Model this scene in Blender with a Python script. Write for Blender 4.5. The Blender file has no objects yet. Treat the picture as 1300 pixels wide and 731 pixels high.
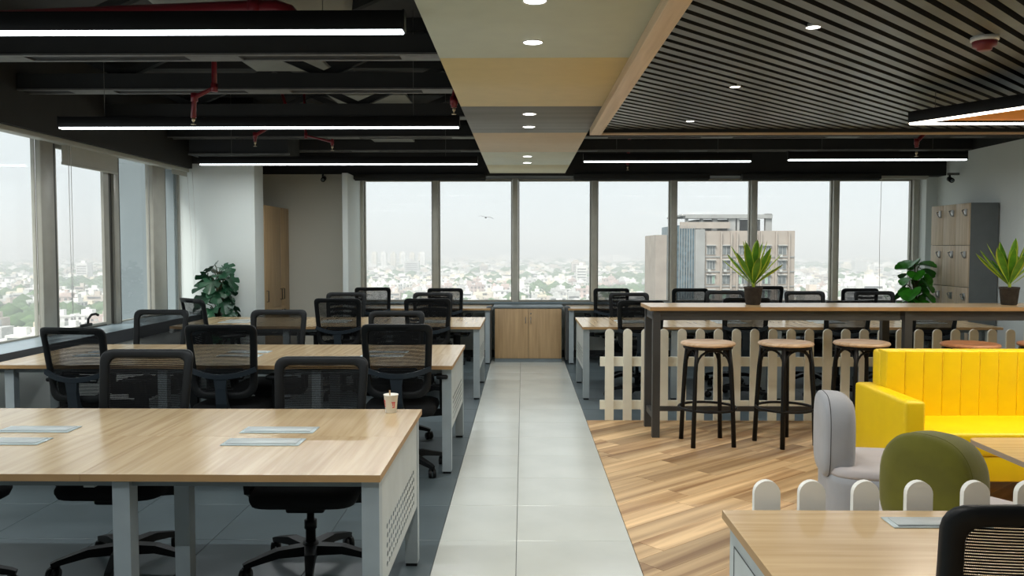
import bpy, bmesh, math, random
from mathutils import Vector, Matrix
random.seed(7)
PI = math.pi
C = bpy.context.scene.collection
SC = bpy.context.scene
# ------------------------------------------------------------------ camera, sky, exposure
H = 1.53
cam_d = bpy.data.cameras.new('camera'); cam = bpy.data.objects.new('camera', cam_d); C.objects.link(cam)
cam_d.sensor_width = 36.0; cam_d.lens = 36.0 * 1060 / 1300; cam_d.clip_end = 20000; cam_d.clip_start = 0.05
cam.location = (0, 0, H); cam.rotation_euler = (math.radians(90 - 2.67), 0, math.radians(0.757))
SC.camera = cam
SC.view_settings.view_transform = 'Standard'; SC.view_settings.look = 'None'
SC.view_settings.gamma = 1.0; SC.view_settings.use_curve_mapping = False
SC.view_settings.exposure = 0.0
W = bpy.data.worlds.new('overcast_sky'); SC.world = W; W.use_nodes = True
nt = W.node_tree; nt.nodes.clear()
wo = nt.nodes.new('ShaderNodeOutputWorld'); bg = nt.nodes.new('ShaderNodeBackground')
tc = nt.nodes.new('ShaderNodeTexCoord'); sx = nt.nodes.new('ShaderNodeSeparateXYZ'); cr = nt.nodes.new('ShaderNodeValToRGB')
nt.links.new(tc.outputs['Generated'], sx.inputs[0]); nt.links.new(sx.outputs['Z'], cr.inputs[0])
cr.color_ramp.elements[0].position = 0.0; cr.color_ramp.elements[0].color = (0.80, 0.86, 0.885, 1)
cr.color_ramp.elements[1].position = 0.45; cr.color_ramp.elements[1].color = (0.86, 0.93, 0.955, 1)
nt.links.new(cr.outputs[0], bg.inputs[0]); bg.inputs[1].default_value = 1.07
nt.links.new(bg.outputs[0], wo.inputs[0])
sun_d = bpy.data.lights.new('hazy_sun', 'SUN'); sun_d.energy = 6.3; sun_d.angle = math.radians(25); sun_d.color = (1, .97, .92)
sun_o = bpy.data.objects.new('hazy_sun', sun_d); C.objects.link(sun_o); sun_o.rotation_euler = (math.radians(38), 0, math.radians(-28))

PENDANT_W = 31.0      # watts of a 3 m linear pendant
SPOT_W = 34.0         # watts of a ceiling downlight

# ------------------------------------------------------------------ materials
def nodes_of(name):
    m = bpy.data.materials.new(name); m.use_nodes = True
    n = m.node_tree; b = n.nodes['Principled BSDF']; return m, n, b
def mat(name, col, rough=0.5, metal=0.0, var=0.06, scale=8.0, bump=0.0, bscale=200.0, spec=0.5, sheen=0.0):
    m, n, b = nodes_of(name)
    b.inputs['Roughness'].default_value = rough; b.inputs['Metallic'].default_value = metal
    b.inputs['Specular IOR Level'].default_value = spec
    if sheen: b.inputs['Sheen Weight'].default_value = sheen
    t = n.nodes.new('ShaderNodeTexCoord'); no = n.nodes.new('ShaderNodeTexNoise'); no.inputs['Scale'].default_value = scale
    no.inputs['Detail'].default_value = 4
    r = n.nodes.new('ShaderNodeValToRGB')
    r.color_ramp.elements[0].position = 0.3; r.color_ramp.elements[1].position = 0.7
    r.color_ramp.elements[0].color = tuple(c * (1 - var) for c in col) + (1,)
    r.color_ramp.elements[1].color = tuple(min(1, c * (1 + var)) for c in col) + (1,)
    n.links.new(t.outputs['Object'], no.inputs['Vector']); n.links.new(no.outputs['Fac'], r.inputs[0]); n.links.new(r.outputs[0], b.inputs['Base Color'])
    if bump:
        n2 = n.nodes.new('ShaderNodeTexNoise'); n2.inputs['Scale'].default_value = bscale
        bp = n.nodes.new('ShaderNodeBump'); bp.inputs['Strength'].default_value = bump; bp.inputs['Distance'].default_value = 0.002
        n.links.new(t.outputs['Object'], n2.inputs['Vector']); n.links.new(n2.outputs['Fac'], bp.inputs['Height']); n.links.new(bp.outputs[0], b.inputs['Normal'])
    return m
def wood(name, dark, light, axis=0, rough=0.4, gs=1.0, rnd=0.0, spec=0.5):
    """grain runs along local axis (0 x, 1 y, 2 z)"""
    m, n, b = nodes_of(name); b.inputs['Roughness'].default_value = rough; b.inputs['Specular IOR Level'].default_value = spec
    t = n.nodes.new('ShaderNodeTexCoord'); mp = n.nodes.new('ShaderNodeMapping')
    s = [30 * gs] * 3; s[axis] = 1.3 * gs; mp.inputs['Scale'].default_value = s
    oi = n.nodes.new('ShaderNodeObjectInfo'); vm = n.nodes.new('ShaderNodeVectorMath'); vm.operation = 'ADD'
    mu = n.nodes.new('ShaderNodeMath'); mu.operation = 'MULTIPLY'; mu.inputs[1].default_value = 37.0
    n.links.new(oi.outputs['Random'], mu.inputs[0]); n.links.new(t.outputs['Object'], mp.inputs['Vector'])
    n.links.new(mp.outputs[0], vm.inputs[0]); n.links.new(mu.outputs[0], vm.inputs[1])
    no = n.nodes.new('ShaderNodeTexNoise'); no.inputs['Scale'].default_value = 1.0; no.inputs['Detail'].default_value = 5; no.inputs['Distortion'].default_value = 0.6
    n.links.new(vm.outputs[0], no.inputs['Vector'])
    r = n.nodes.new('ShaderNodeValToRGB'); r.color_ramp.elements[0].position = 0.32; r.color_ramp.elements[1].position = 0.66
    r.color_ramp.elements[0].color = tuple(dark) + (1,); r.color_ramp.elements[1].color = tuple(light) + (1,)
    n.links.new(no.outputs['Fac'], r.inputs[0])
    out = r.outputs[0]
    if rnd:
        hs = n.nodes.new('ShaderNodeHueSaturation'); mr = n.nodes.new('ShaderNodeMapRange')
        mr.inputs['To Min'].default_value = 1 - rnd; mr.inputs['To Max'].default_value = 1 + rnd
        n.links.new(oi.outputs['Random'], mr.inputs['Value']); n.links.new(mr.outputs[0], hs.inputs['Value']); n.links.new(out, hs.inputs['Color']); out = hs.outputs[0]
    n.links.new(out, b.inputs['Base Color'])
    return m
def emit(name, col, strength):
    m = bpy.data.materials.new(name); m.use_nodes = True; n = m.node_tree; n.nodes.clear()
    o = n.nodes.new('ShaderNodeOutputMaterial'); e = n.nodes.new('ShaderNodeEmission'); e.inputs[0].default_value = tuple(col) + (1,); e.inputs[1].default_value = strength
    n.links.new(e.outputs[0], o.inputs[0]); return m

M = {}
M['oak_y'] = wood('light_oak_laminate', (0.43, 0.30, 0.16), (0.57, 0.43, 0.25), 1, 0.20, spec=0.6)
M['oak_x'] = wood('light_oak_laminate_across', (0.50, 0.345, 0.175), (0.62, 0.45, 0.25), 0, 0.22, spec=0.6)
M['oak_edge'] = mat('oak_edge_banding', (0.40, 0.24, 0.10), 0.5)
M['door_oak'] = wood('cupboard_oak', (0.38, 0.25, 0.125), (0.50, 0.34, 0.18), 2, 0.45)
M['locker_oak'] = wood('locker_oak', (0.46, 0.36, 0.25), (0.60, 0.49, 0.35), 2, 0.5)
M['beam_wood'] = wood('ash_trim_board', (0.56, 0.40, 0.24), (0.68, 0.51, 0.33), 1, 0.5)
M['trim_wood'] = wood('ash_trim_board_across', (0.56, 0.40, 0.24), (0.68, 0.51, 0.33), 0, 0.5)
M['plank'] = wood('floor_plank_wood', (0.27, 0.145, 0.058), (0.70, 0.49, 0.26), 0, 0.45, 0.34, 0.30)
M['stool_wood'] = wood('stool_seat_wood', (0.58, 0.38, 0.22), (0.80, 0.60, 0.42), 0, 0.35)
M['stool_wood_red'] = wood('stool_seat_red_wood', (0.42, 0.17, 0.07), (0.60, 0.28, 0.14), 0, 0.35)
M['silver'] = mat('silver_powder_coat', (0.33, 0.38, 0.40), 0.4, 0.1)
M['panel_white'] = mat('pale_grey_steel_panel', (0.44, 0.475, 0.465), 0.4, 0.0)
M['grey_lam'] = mat('grey_laminate', (0.16, 0.19, 0.20), 0.45)
M['grey_dark'] = mat('dark_grey_steel', (0.05, 0.052, 0.052), 0.5)
M['locker_side'] = mat('locker_grey_side', (0.13, 0.145, 0.145), 0.5)
M['black'] = mat('black_plastic', (0.007, 0.008, 0.0085), 0.45, var=0.1, spec=0.2)
M['blue_black'] = mat('blue_black_plastic', (0.022, 0.03, 0.038), 0.4, spec=0.2)
M['seat'] = mat('black_seat_fabric', (0.010, 0.011, 0.012), 0.9, bump=0.4, bscale=600, spec=0.2)
M['black_metal'] = mat('black_painted_metal', (0.012, 0.012, 0.012), 0.4, 0.2, spec=0.2)
M['wall'] = mat('off_white_paint', (0.72, 0.76, 0.73), 0.7, var=0.02, scale=1.5)
M['wall_warm'] = mat('warm_grey_paint', (0.60, 0.585, 0.50), 0.75, var=0.02, scale=1.5)
M['slab'] = mat('dark_concrete_slab', (0.050, 0.050, 0.048), 0.9, var=0.4, scale=1.2)
M['ceil_black'] = mat('black_ceiling_paint', (0.014, 0.015, 0.015), 0.75, var=0.2, scale=3)
M['soffit'] = mat('charcoal_soffit_paint', (0.028, 0.028, 0.026), 0.7, var=0.1, scale=3)
M['flange'] = mat('bare_steel_flange', (0.12, 0.12, 0.115), 0.5, 0.3, var=0.2, scale=12)
M['board'] = mat('pale_grey_board', (0.22, 0.23, 0.21), 0.8, var=0.2, scale=2)
M['slat'] = mat('dark_grey_satin_slat', (0.145, 0.16, 0.16), 0.34, 0.5, var=0.25, scale=3)
M['alu'] = mat('taupe_aluminium', (0.34, 0.33, 0.285), 0.4, 0.2)
M['alu_light'] = mat('pale_aluminium', (0.56, 0.55, 0.48), 0.4, 0.1)  # alu made paler: room light on the back mullions put into the colour
M['alu_dark'] = mat('dark_frame_gasket', (0.05, 0.048, 0.04), 0.5)
M['ledge'] = mat('blue_grey_sill_board', (0.22, 0.28, 0.31), 0.25)
M['ledge_face'] = mat('charcoal_sill_edge', (0.04, 0.045, 0.05), 0.5)
M['blind'] = mat('roller_blind_fabric', (0.46, 0.46, 0.41), 0.9, var=0.03)
M['spandrel'] = mat('pale_blue_outside_panel', (0.16, 0.19, 0.20), 0.7, var=0.05, scale=2)
M['tile_light'] = mat('pale_stone_tile', (0.58, 0.605, 0.56), 0.2, var=0.06, scale=2.2)
M['tile_dark'] = mat('slate_blue_tile', (0.085, 0.112, 0.122), 0.34, var=0.16, scale=2.0)
M['grout'] = mat('tile_grout', (0.10, 0.11, 0.11), 0.8)
M['p_sage'] = mat('sage_panel', (0.50, 0.53, 0.42), 0.6, var=0.03)
M['p_ochre'] = mat('ochre_panel', (0.61, 0.49, 0.25), 0.6, var=0.03)
M['p_grey'] = wood('grey_cement_panel', (0.155, 0.16, 0.16), (0.21, 0.215, 0.21), 0, 0.6, 0.3)
M['p_peach'] = mat('peach_panel', (0.62, 0.50, 0.36), 0.6, var=0.03)
M['p_mist'] = mat('mist_panel', (0.66, 0.69, 0.60), 0.6, var=0.03)
M['p_cream'] = mat('cream_panel', (0.72, 0.67, 0.47), 0.6, var=0.03)
M['fence_far'] = mat('cream_painted_picket', (0.88, 0.86, 0.72), 0.5, var=0.04)
M['fence_near'] = mat('white_painted_picket', (0.80, 0.80, 0.74), 0.45, var=0.03)
M['yellow'] = mat('yellow_leatherette', (0.98, 0.70, 0.002), 0.38, bump=0.15, bscale=300, var=0.03)
M['grey_fab'] = mat('pale_grey_woven_fabric', (0.36, 0.375, 0.40), 0.95, bump=0.4, bscale=500, sheen=0.2)
M['seat_fab'] = mat('pale_mauve_grey_fabric', (0.50, 0.47, 0.47), 0.95, bump=0.4, bscale=500, sheen=0.2)
M['green_fab'] = mat('moss_green_fabric', (0.12, 0.118, 0.007), 0.95, bump=0.5, bscale=500, sheen=0.2, var=0.15)
M['seam'] = mat('dark_seam_thread', (0.03, 0.03, 0.03), 0.9)
M['beige'] = mat('beige_table_edge', (0.42, 0.34, 0.26), 0.5)
M['red'] = mat('red_fire_pipe', (0.17, 0.010, 0.016), 0.35)
M['brass'] = mat('brass_sprinkler', (0.55, 0.45, 0.3), 0.3, 0.8)
M['chrome'] = mat('brushed_handle_metal', (0.35, 0.35, 0.34), 0.3, 0.8)
M['white_pl'] = mat('white_plastic', (0.75, 0.75, 0.72), 0.4)
M['cup'] = mat('white_paper', (0.80, 0.78, 0.70), 0.6)
M['cup_red'] = mat('red_print', (0.75, 0.12, 0.12), 0.6)
M['stick'] = mat('wooden_stirrer', (0.55, 0.36, 0.2), 0.7)
M['pot'] = mat('dark_brown_fibre_pot', (0.035, 0.028, 0.022), 0.9, var=0.4, scale=25, bump=0.5, bscale=80)
M['leaf_a'] = mat('deep_green_leaf', (0.10, 0.28, 0.02), 0.4, var=0.35, scale=14)
M['leaf_m'] = mat('dark_monstera_leaf', (0.010, 0.062, 0.026), 0.35, var=0.3, scale=14)
M['leaf_b'] = mat('bright_green_leaf', (0.03, 0.20, 0.01), 0.4, var=0.4, scale=14)
M['leaf_edge'] = mat('yellow_green_leaf_margin', (0.42, 0.55, 0.05), 0.45)
M['stem'] = mat('brown_green_stem', (0.06, 0.06, 0.02), 0.7)
M['orange'] = mat('orange_acoustic_felt', (0.62, 0.25, 0.02), 0.8)
M['flap'] = mat('pale_anodised_flap', (0.50, 0.58, 0.59), 0.3, 0.2)
M['led'] = emit('cool_white_led', (0.90, 0.97, 1.0), 7.0)
M['led_warm'] = emit('warm_white_led', (1.0, 0.90, 0.76), 6.0)
M['down'] = emit('downlight_lens', (1.0, 0.99, 0.96), 9.0)

def mesh_fabric():
    m, n, b = nodes_of('black_mesh_weave'); b.inputs['Base Color'].default_value = (0.007, 0.0075, 0.008, 1); b.inputs['Roughness'].default_value = 0.8; b.inputs['Specular IOR Level'].default_value = 0.1
    t = n.nodes.new('ShaderNodeTexCoord'); w = n.nodes.new('ShaderNodeTexWave'); w.wave_type = 'BANDS'; w.bands_direction = 'Z'
    w.inputs['Scale'].default_value = 46.0; w.inputs['Distortion'].default_value = 0.05
    w2 = n.nodes.new('ShaderNodeTexWave'); w2.bands_direction = 'X'; w2.inputs['Scale'].default_value = 90.0
    r = n.nodes.new('ShaderNodeMath'); r.operation = 'GREATER_THAN'; r.inputs[1].default_value = 0.74
    r2 = n.nodes.new('ShaderNodeMath'); r2.operation = 'GREATER_THAN'; r2.inputs[1].default_value = 0.28
    mu = n.nodes.new('ShaderNodeMath'); mu.operation = 'MULTIPLY'
    n.links.new(t.outputs['Object'], w.inputs[0]); n.links.new(t.outputs['Object'], w2.inputs[0])
    n.links.new(w.outputs['Fac'], r.inputs[0]); n.links.new(w2.outputs['Fac'], r2.inputs[0])
    n.links.new(r.outputs[0], mu.inputs[0]); n.links.new(r2.outputs[0], mu.inputs[1])
    tr = n.nodes.new('ShaderNodeBsdfTransparent'); mx = n.nodes.new('ShaderNodeMixShader')
    n.links.new(mu.outputs[0], mx.inputs[0]); n.links.new(b.outputs[0], mx.inputs[1]); n.links.new(tr.outputs[0], mx.inputs[2])
    n.links.new(mx.outputs[0], n.nodes['Material Output'].inputs[0]); return m
M['mesh'] = mesh_fabric()
def glass(name, tint=(0.975, 0.99, 0.99), base=0.0):
    m = bpy.data.materials.new(name); m.use_nodes = True; n = m.node_tree; n.nodes.clear()
    o = n.nodes.new('ShaderNodeOutputMaterial'); tr = n.nodes.new('ShaderNodeBsdfTransparent'); tr.inputs[0].default_value = tint + (1,)
    g = n.nodes.new('ShaderNodeBsdfGlossy'); g.inputs['Roughness'].default_value = 0.01
    ge = n.nodes.new('ShaderNodeNewGeometry'); dt = n.nodes.new('ShaderNodeVectorMath'); dt.operation = 'DOT_PRODUCT'
    n.links.new(ge.outputs['Normal'], dt.inputs[0]); n.links.new(ge.outputs['Incoming'], dt.inputs[1])
    def math_(op, a, b=None):
        q = n.nodes.new('ShaderNodeMath'); q.operation = op; q.use_clamp = False
        n.links.new(a, q.inputs[0]) if not isinstance(a, float) else setattr(q.inputs[0], 'default_value', a)
        if b is not None: n.links.new(b, q.inputs[1]) if not isinstance(b, float) else setattr(q.inputs[1], 'default_value', b)
        return q.outputs[0]
    f5 = math_('POWER', math_('SUBTRACT', 1.0, math_('ABSOLUTE', dt.outputs['Value'])), 5.0)
    fres = math_('ADD', math_('MULTIPLY', f5, 0.8), 0.006)
    no = n.nodes.new('ShaderNodeTexNoise'); no.inputs['Scale'].default_value = 3
    mr = n.nodes.new('ShaderNodeMapRange'); mr.inputs['To Min'].default_value = 0.92; mr.inputs['To Max'].default_value = 1.0
    mu = n.nodes.new('ShaderNodeMath'); mu.operation = 'MULTIPLY'
    n.links.new(no.outputs['Fac'], mr.inputs[0]); n.links.new(fres, mu.inputs[0]); n.links.new(mr.outputs[0], mu.inputs[1])
    mx = n.nodes.new('ShaderNodeMixShader'); n.links.new(mu.outputs[0], mx.inputs[0]); n.links.new(tr.outputs[0], mx.inputs[1]); n.links.new(g.outputs[0], mx.inputs[2])
    n.links.new(mx.outputs[0], o.inputs[0]); return m
M['glass'] = glass('window_glass')

# ------------------------------------------------------------------ mesh helpers
class MB:
    def __init__(s): s.v = []; s.f = []; s.mi = []; s.sm = []
    def add(s, vs, fs, mi=0, smooth=False):
        o = len(s.v); s.v += [tuple(p) for p in vs]
        for f in fs: s.f.append(tuple(i + o for i in f)); s.mi.append(mi); s.sm.append(smooth)
        return s
    def box(s, x0, x1, y0, y1, z0, z1, mi=0):
        return s.add([(x0, y0, z0), (x1, y0, z0), (x1, y1, z0), (x0, y1, z0), (x0, y0, z1), (x1, y0, z1), (x1, y1, z1), (x0, y1, z1)],
                     [(0, 3, 2, 1), (4, 5, 6, 7), (0, 1, 5, 4), (1, 2, 6, 5), (2, 3, 7, 6), (3, 0, 4, 7)], mi)
    def bbox(s, x0, x1, y0, y1, z0, z1, r=0.01, seg=2, mi=0):
        bm = bmesh.new(); bmesh.ops.create_cube(bm, size=1.0)
        for v in bm.verts: v.co = Vector((x0 + (v.co.x + .5) * (x1 - x0), y0 + (v.co.y + .5) * (y1 - y0), z0 + (v.co.z + .5) * (z1 - z0)))
        bmesh.ops.bevel(bm, geom=list(bm.edges), offset=r, segments=seg, profile=0.5, affect='EDGES')
        bm.verts.index_update()
        s.add([v.co[:] for v in bm.verts], [[v.index for v in f.verts] for f in bm.faces], mi, True); bm.free(); return s
    def prism(s, pts, z0, z1, mi=0, smooth=False):
        n = len(pts)
        s.add([(p[0], p[1], z0) for p in pts] + [(p[0], p[1], z1) for p in pts],
              [tuple(range(n))[::-1], tuple(range(n, 2 * n))], mi)
        return s.add([(p[0], p[1], z0) for p in pts] + [(p[0], p[1], z1) for p in pts],
              [(i, (i + 1) % n, n + (i + 1) % n, n + i) for i in range(n)], mi, smooth)
    def loops(s, L, closed=True, caps=True, mi=0, smooth=True, wrap=False):
        n = len(L[0]); vs = [p for l in L for p in l]; fs = []
        m = len(L)
        for k in range(m if wrap else m - 1):
            a = k * n; b = ((k + 1) % m) * n
            for i in range(n if closed else n - 1):
                j = (i + 1) % n; fs.append((a + i, a + j, b + j, b + i))
        if caps and not wrap: fs += [tuple(range(n))[::-1], tuple((m - 1) * n + i for i in range(n))]
        return s.add(vs, fs, mi, smooth)
    def tube(s, pts, r, n=8, mi=0, sq=None):
        pts = [Vector(p) for p in pts]; L = []; up = None
        for i, p in enumerate(pts):
            d = (pts[min(i + 1, len(pts) - 1)] - pts[max(i - 1, 0)]).normalized()
            if up is None: up = Vector((0, 0, 1)) if abs(d.z) < .9 else Vector((0, 1, 0))
            a = d.cross(up)
            if a.length < 1e-4: a = d.cross(Vector((1, 0, 0)))
            a.normalize(); b = a.cross(d).normalized(); up = b
            rr = r[i] if isinstance(r, (list, tuple)) else r
            if sq: L.append([(p + a * u * rr * sq[0] + b * w * rr * sq[1])[:] for u, w in ((-1, -1), (1, -1), (1, 1), (-1, 1))])
            else: L.append([(p + a * math.cos(2 * PI * k / n) * rr + b * math.sin(2 * PI * k / n) * rr)[:] for k in range(n)])
        return s.loops(L, mi=mi, smooth=not sq)
    def ring(s, c, R, r, n=28, m=6, mi=0):
        L = []
        for k in range(n):
            t = 2 * PI * k / n
            L.append([(c[0] + math.cos(t) * (R + r * math.cos(2 * PI * q / m)), c[1] + math.sin(t) * (R + r * math.cos(2 * PI * q / m)), c[2] + r * math.sin(2 * PI * q / m)) for q in range(m)])
        return s.loops(L, wrap=True, mi=mi)
    def lathe(s, prof, n=24, c=(0, 0), mi=0, smooth=True):
        L = [[(c[0] + r * math.cos(2 * PI * k / n), c[1] + r * math.sin(2 * PI * k / n), z) for k in range(n)] for r, z in prof]
        return s.loops(L, mi=mi, smooth=smooth)
    def mesh(s, name, mats):
        me = bpy.data.meshes.new(name); me.from_pydata(s.v, [], s.f)
        for m in (mats if isinstance(mats, (list, tuple)) else [mats]): me.materials.append(M[m] if isinstance(m, str) else m)
        me.polygons.foreach_set('material_index', s.mi); me.polygons.foreach_set('use_smooth', s.sm); me.update()
        bm = bmesh.new(); bm.from_mesh(me); bmesh.ops.recalc_face_normals(bm, faces=bm.faces)
        bm.to_mesh(me); bm.free()
        return me
def obj(name, mb, mats, parent=None, loc=(0, 0, 0), rot=(0, 0, 0)):
    me = mb.mesh(name, mats) if isinstance(mb, MB) else mb
    o = bpy.data.objects.new(name, me); C.objects.link(o); o.location = loc; o.rotation_euler = rot
    if parent: o.parent = parent
    return o
def sharp(o, ang=40):
    me = o.data; bm = bmesh.new(); bm.from_mesh(me); bmesh.ops.remove_doubles(bm, verts=bm.verts, dist=1e-5)
    for e in bm.edges:
        if len(e.link_faces) == 2 and e.calc_face_angle() > math.radians(ang): e.smooth = False
    bm.to_mesh(me); bm.free(); return o
def tag(o, label, cat, group=None):
    o['label'] = label; o['category'] = cat
    if group: o['group'] = group
    return o
def thing(name, label, cat, loc=(0, 0, 0), rz=0.0, group=None):
    o = bpy.data.objects.new(name, None); C.objects.link(o); o.location = loc; o.rotation_euler = (0, 0, rz); o.empty_display_size = 0.1
    return tag(o, label, cat, group)
def struct(o): o['kind'] = 'structure'; return o
def stuff(o): o['kind'] = 'stuff'; return o
def dup(root, loc=None, rz=None, label=None, group=None):
    kids = {}
    for ch in root.children: kids[ch.name] = ch
    r = root.copy(); C.objects.link(r)
    if loc is not None: r.location = loc
    if rz is not None: r.rotation_euler = (0, 0, rz)
    if label: r['label'] = label
    if group: r['group'] = group
    for ch in list(root.children):
        c = ch.copy(); C.objects.link(c); c.parent = r
        for g in list(ch.children):
            d = g.copy(); C.objects.link(d); d.parent = c
    return r
def light_area(name, loc, sx_, sy_, watts, col, parent=None):
    l = bpy.data.lights.new(name, 'AREA'); l.shape = 'RECTANGLE'; l.size = sx_; l.size_y = sy_; l.energy = watts; l.color = col
    o = bpy.data.objects.new(name, l); C.objects.link(o); o.location = loc
    if parent: o.parent = parent
    return o

# ================================================================== ROOM SHELL
XL, XR, YB, Y0 = -4.15, 5.67, 11.80, -3.0
ZC = 3.35
floor = struct(obj('floor', MB().box(XL - .3, XR + .2, Y0, YB + .2, -0.2, -0.006), 'grout'))
CX0, CXM, CX1 = -0.437, -0.033, 0.567     # corridor strip of pale tiles
g = 0.0015
def tiles(x_edges, y_edges, m):
    for i in range(len(x_edges) - 1):
        for j in range(len(y_edges) - 1):
            x0, x1, y0, y1 = x_edges[i] + g, x_edges[i + 1] - g, y_edges[j] + g, y_edges[j + 1] - g
            if x1 - x0 < .02 or y1 - y0 < .02: continue
            cx, cy = (x0 + x1) / 2, (y0 + y1) / 2
            key = (round(x1 - x0, 4), round(y1 - y0, 4), m)
            if key not in tcache:
                a, b = (x1 - x0) / 2, (y1 - y0) / 2; e = 0.0015
                mb = MB(); mb.loops([[(-a, -b, -.006), (a, -b, -.006), (a, b, -.006), (-a, b, -.006)], [(-a, -b, -e), (a, -b, -e), (a, b, -e), (-a, b, -e)],
                     [(-a + e, -b + e, 0), (a - e, -b + e, 0), (a - e, b - e, 0), (-a + e, b - e, 0)]], smooth=False)
                tcache[key] = mb.mesh('tile', m)
            obj('tile', tcache[key], None, floor, (cx, cy, 0))
tcache = {}
ys = [4.32 + 0.6 * k for k in range(-3, 14) if 4.32 + .6 * k < YB] + [YB]
tiles([CX0, CXM, CX1], ys, 'tile_light')
tiles([XL, -4.037, -3.437, -2.837, -2.237, -1.637, -1.037, CX0], ys, 'tile_dark')
yr = [7.42, 7.92, 8.52, 9.12, 9.72, 10.32, 10.92, 11.52, YB]
tiles([CX1, 1.167, 1.767, 2.367, 2.967, 3.567, 4.167, 4.767, 5.367, XR], yr, 'tile_dark')
for n_, a_, b_, m_ in (('floor_strip', XL, CX0 - g, 'tile_dark'), ('floor_strip', CX0, CX1 - g, 'tile_light'), ('floor_strip', CX1, XR, 'plank')):
    obj(n_, MB().box(a_, b_, Y0, (2.5 if m_ != 'plank' else 0.7), -.006, 0), m_, floor)
# diagonal planks, clipped to the lounge
def clip(poly, f):
    out = []
    for i in range(len(poly)):
        a, b = poly[i], poly[(i + 1) % len(poly)]; fa, fb = f(a), f(b)
        if fa >= 0: out.append(a)
        if (fa >= 0) != (fb >= 0):
            t = fa / (fa - fb); out.append((a[0] + (b[0] - a[0]) * t, a[1] + (b[1] - a[1]) * t))
    return out
def clip_rect(poly, x0, x1, y0, y1):
    for f in (lambda p: p[0] - x0, lambda p: x1 - p[0], lambda p: p[1] - y0, lambda p: y1 - p[1]):
        poly = clip(poly, f)
        if len(poly) < 3: return []
    return poly
ca = math.cos(math.radians(41)); sa = math.sin(math.radians(41))
pw = 0.17; pl = 1.22
rp = random.Random(3)
for r_ in range(-30, 60):
    off = rp.uniform(0, pl)
    for k in range(-3, 12):
        u0, u1, v0, v1 = off + k * pl, off + (k + 1) * pl - .002, r_ * pw, (r_ + 1) * pw - .002
        poly = [(CX1 + u * ca - v * sa, u * sa + v * ca) for u, v in ((u0, v0), (u1, v0), (u1, v1), (u0, v1))]
        poly = clip_rect(poly, CX1 + g, XR, 0.7, 7.42)
        if len(poly) < 3: continue
        cx = sum(p[0] for p in poly) / len(poly); cy = sum(p[1] for p in poly) / len(poly)
        area = abs(sum(poly[i][0] * poly[(i + 1) % len(poly)][1] - poly[(i + 1) % len(poly)][0] * poly[i][1] for i in range(len(poly)))) / 2
        if area < 0.002: continue
        loc_ = [((p[0] - cx) * ca + (p[1] - cy) * sa, -(p[0] - cx) * sa + (p[1] - cy) * ca) for p in poly]
        obj('plank', MB().prism(loc_, -.006, rp.uniform(-.0006, 0)), 'plank', floor, (cx, cy, 0), (0, 0, math.radians(41)))

# slab and walls
struct(obj('ceiling', MB().box(XL - .3, XR + .2, Y0, YB + .2, ZC, ZC + .2), 'slab'))
struct(obj('wall_front', MB().box(XL - .3, XR + .2, Y0 - .15, Y0, 0, ZC), 'wall'))
wr = struct(obj('wall_right', MB().box(XR, XR + .15, Y0, YB + .2, 0, 2.78), 'wall'))
obj('black_upper_band', MB().box(XR - .002, XR + .15, Y0, YB + .2, 2.78, ZC), 'ceil_black', wr)
struct(obj('baseboard_right', MB().box(XR - .015, XR, Y0, YB, 0, .09), 'grey_dark'))
# left window wall
wl = struct(obj('wall_left', MB().box(XL - .2, XL, Y0, 10.1, 0, .72), 'wall'))
obj('upper_wall', MB().box(XL - .2, XL, Y0, 10.1, 2.52, ZC), 'ceil_black', wl)
obj('left_soffit', MB().box(XL, -4.0, Y0, 10.1, 2.50, ZC), 'soffit', wl)
obj('blind_cassette', MB().bbox(XL + .02, -4.03, Y0, 10.08, 2.455, 2.50, .008), 'blind', wl)
sill = struct(obj('trim_1', MB().box(XL - .1, -3.75, Y0, 10.1, .735, .775), 'ledge'))
obj('sill_edge', MB().box(-3.775, -3.745, Y0, 10.1, .66, .7745), 'ledge_face', sill)
obj('sill_apron', MB().box(-3.80, -3.775, Y0, 10.1, 0.0, .735), 'wall', wl)
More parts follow.
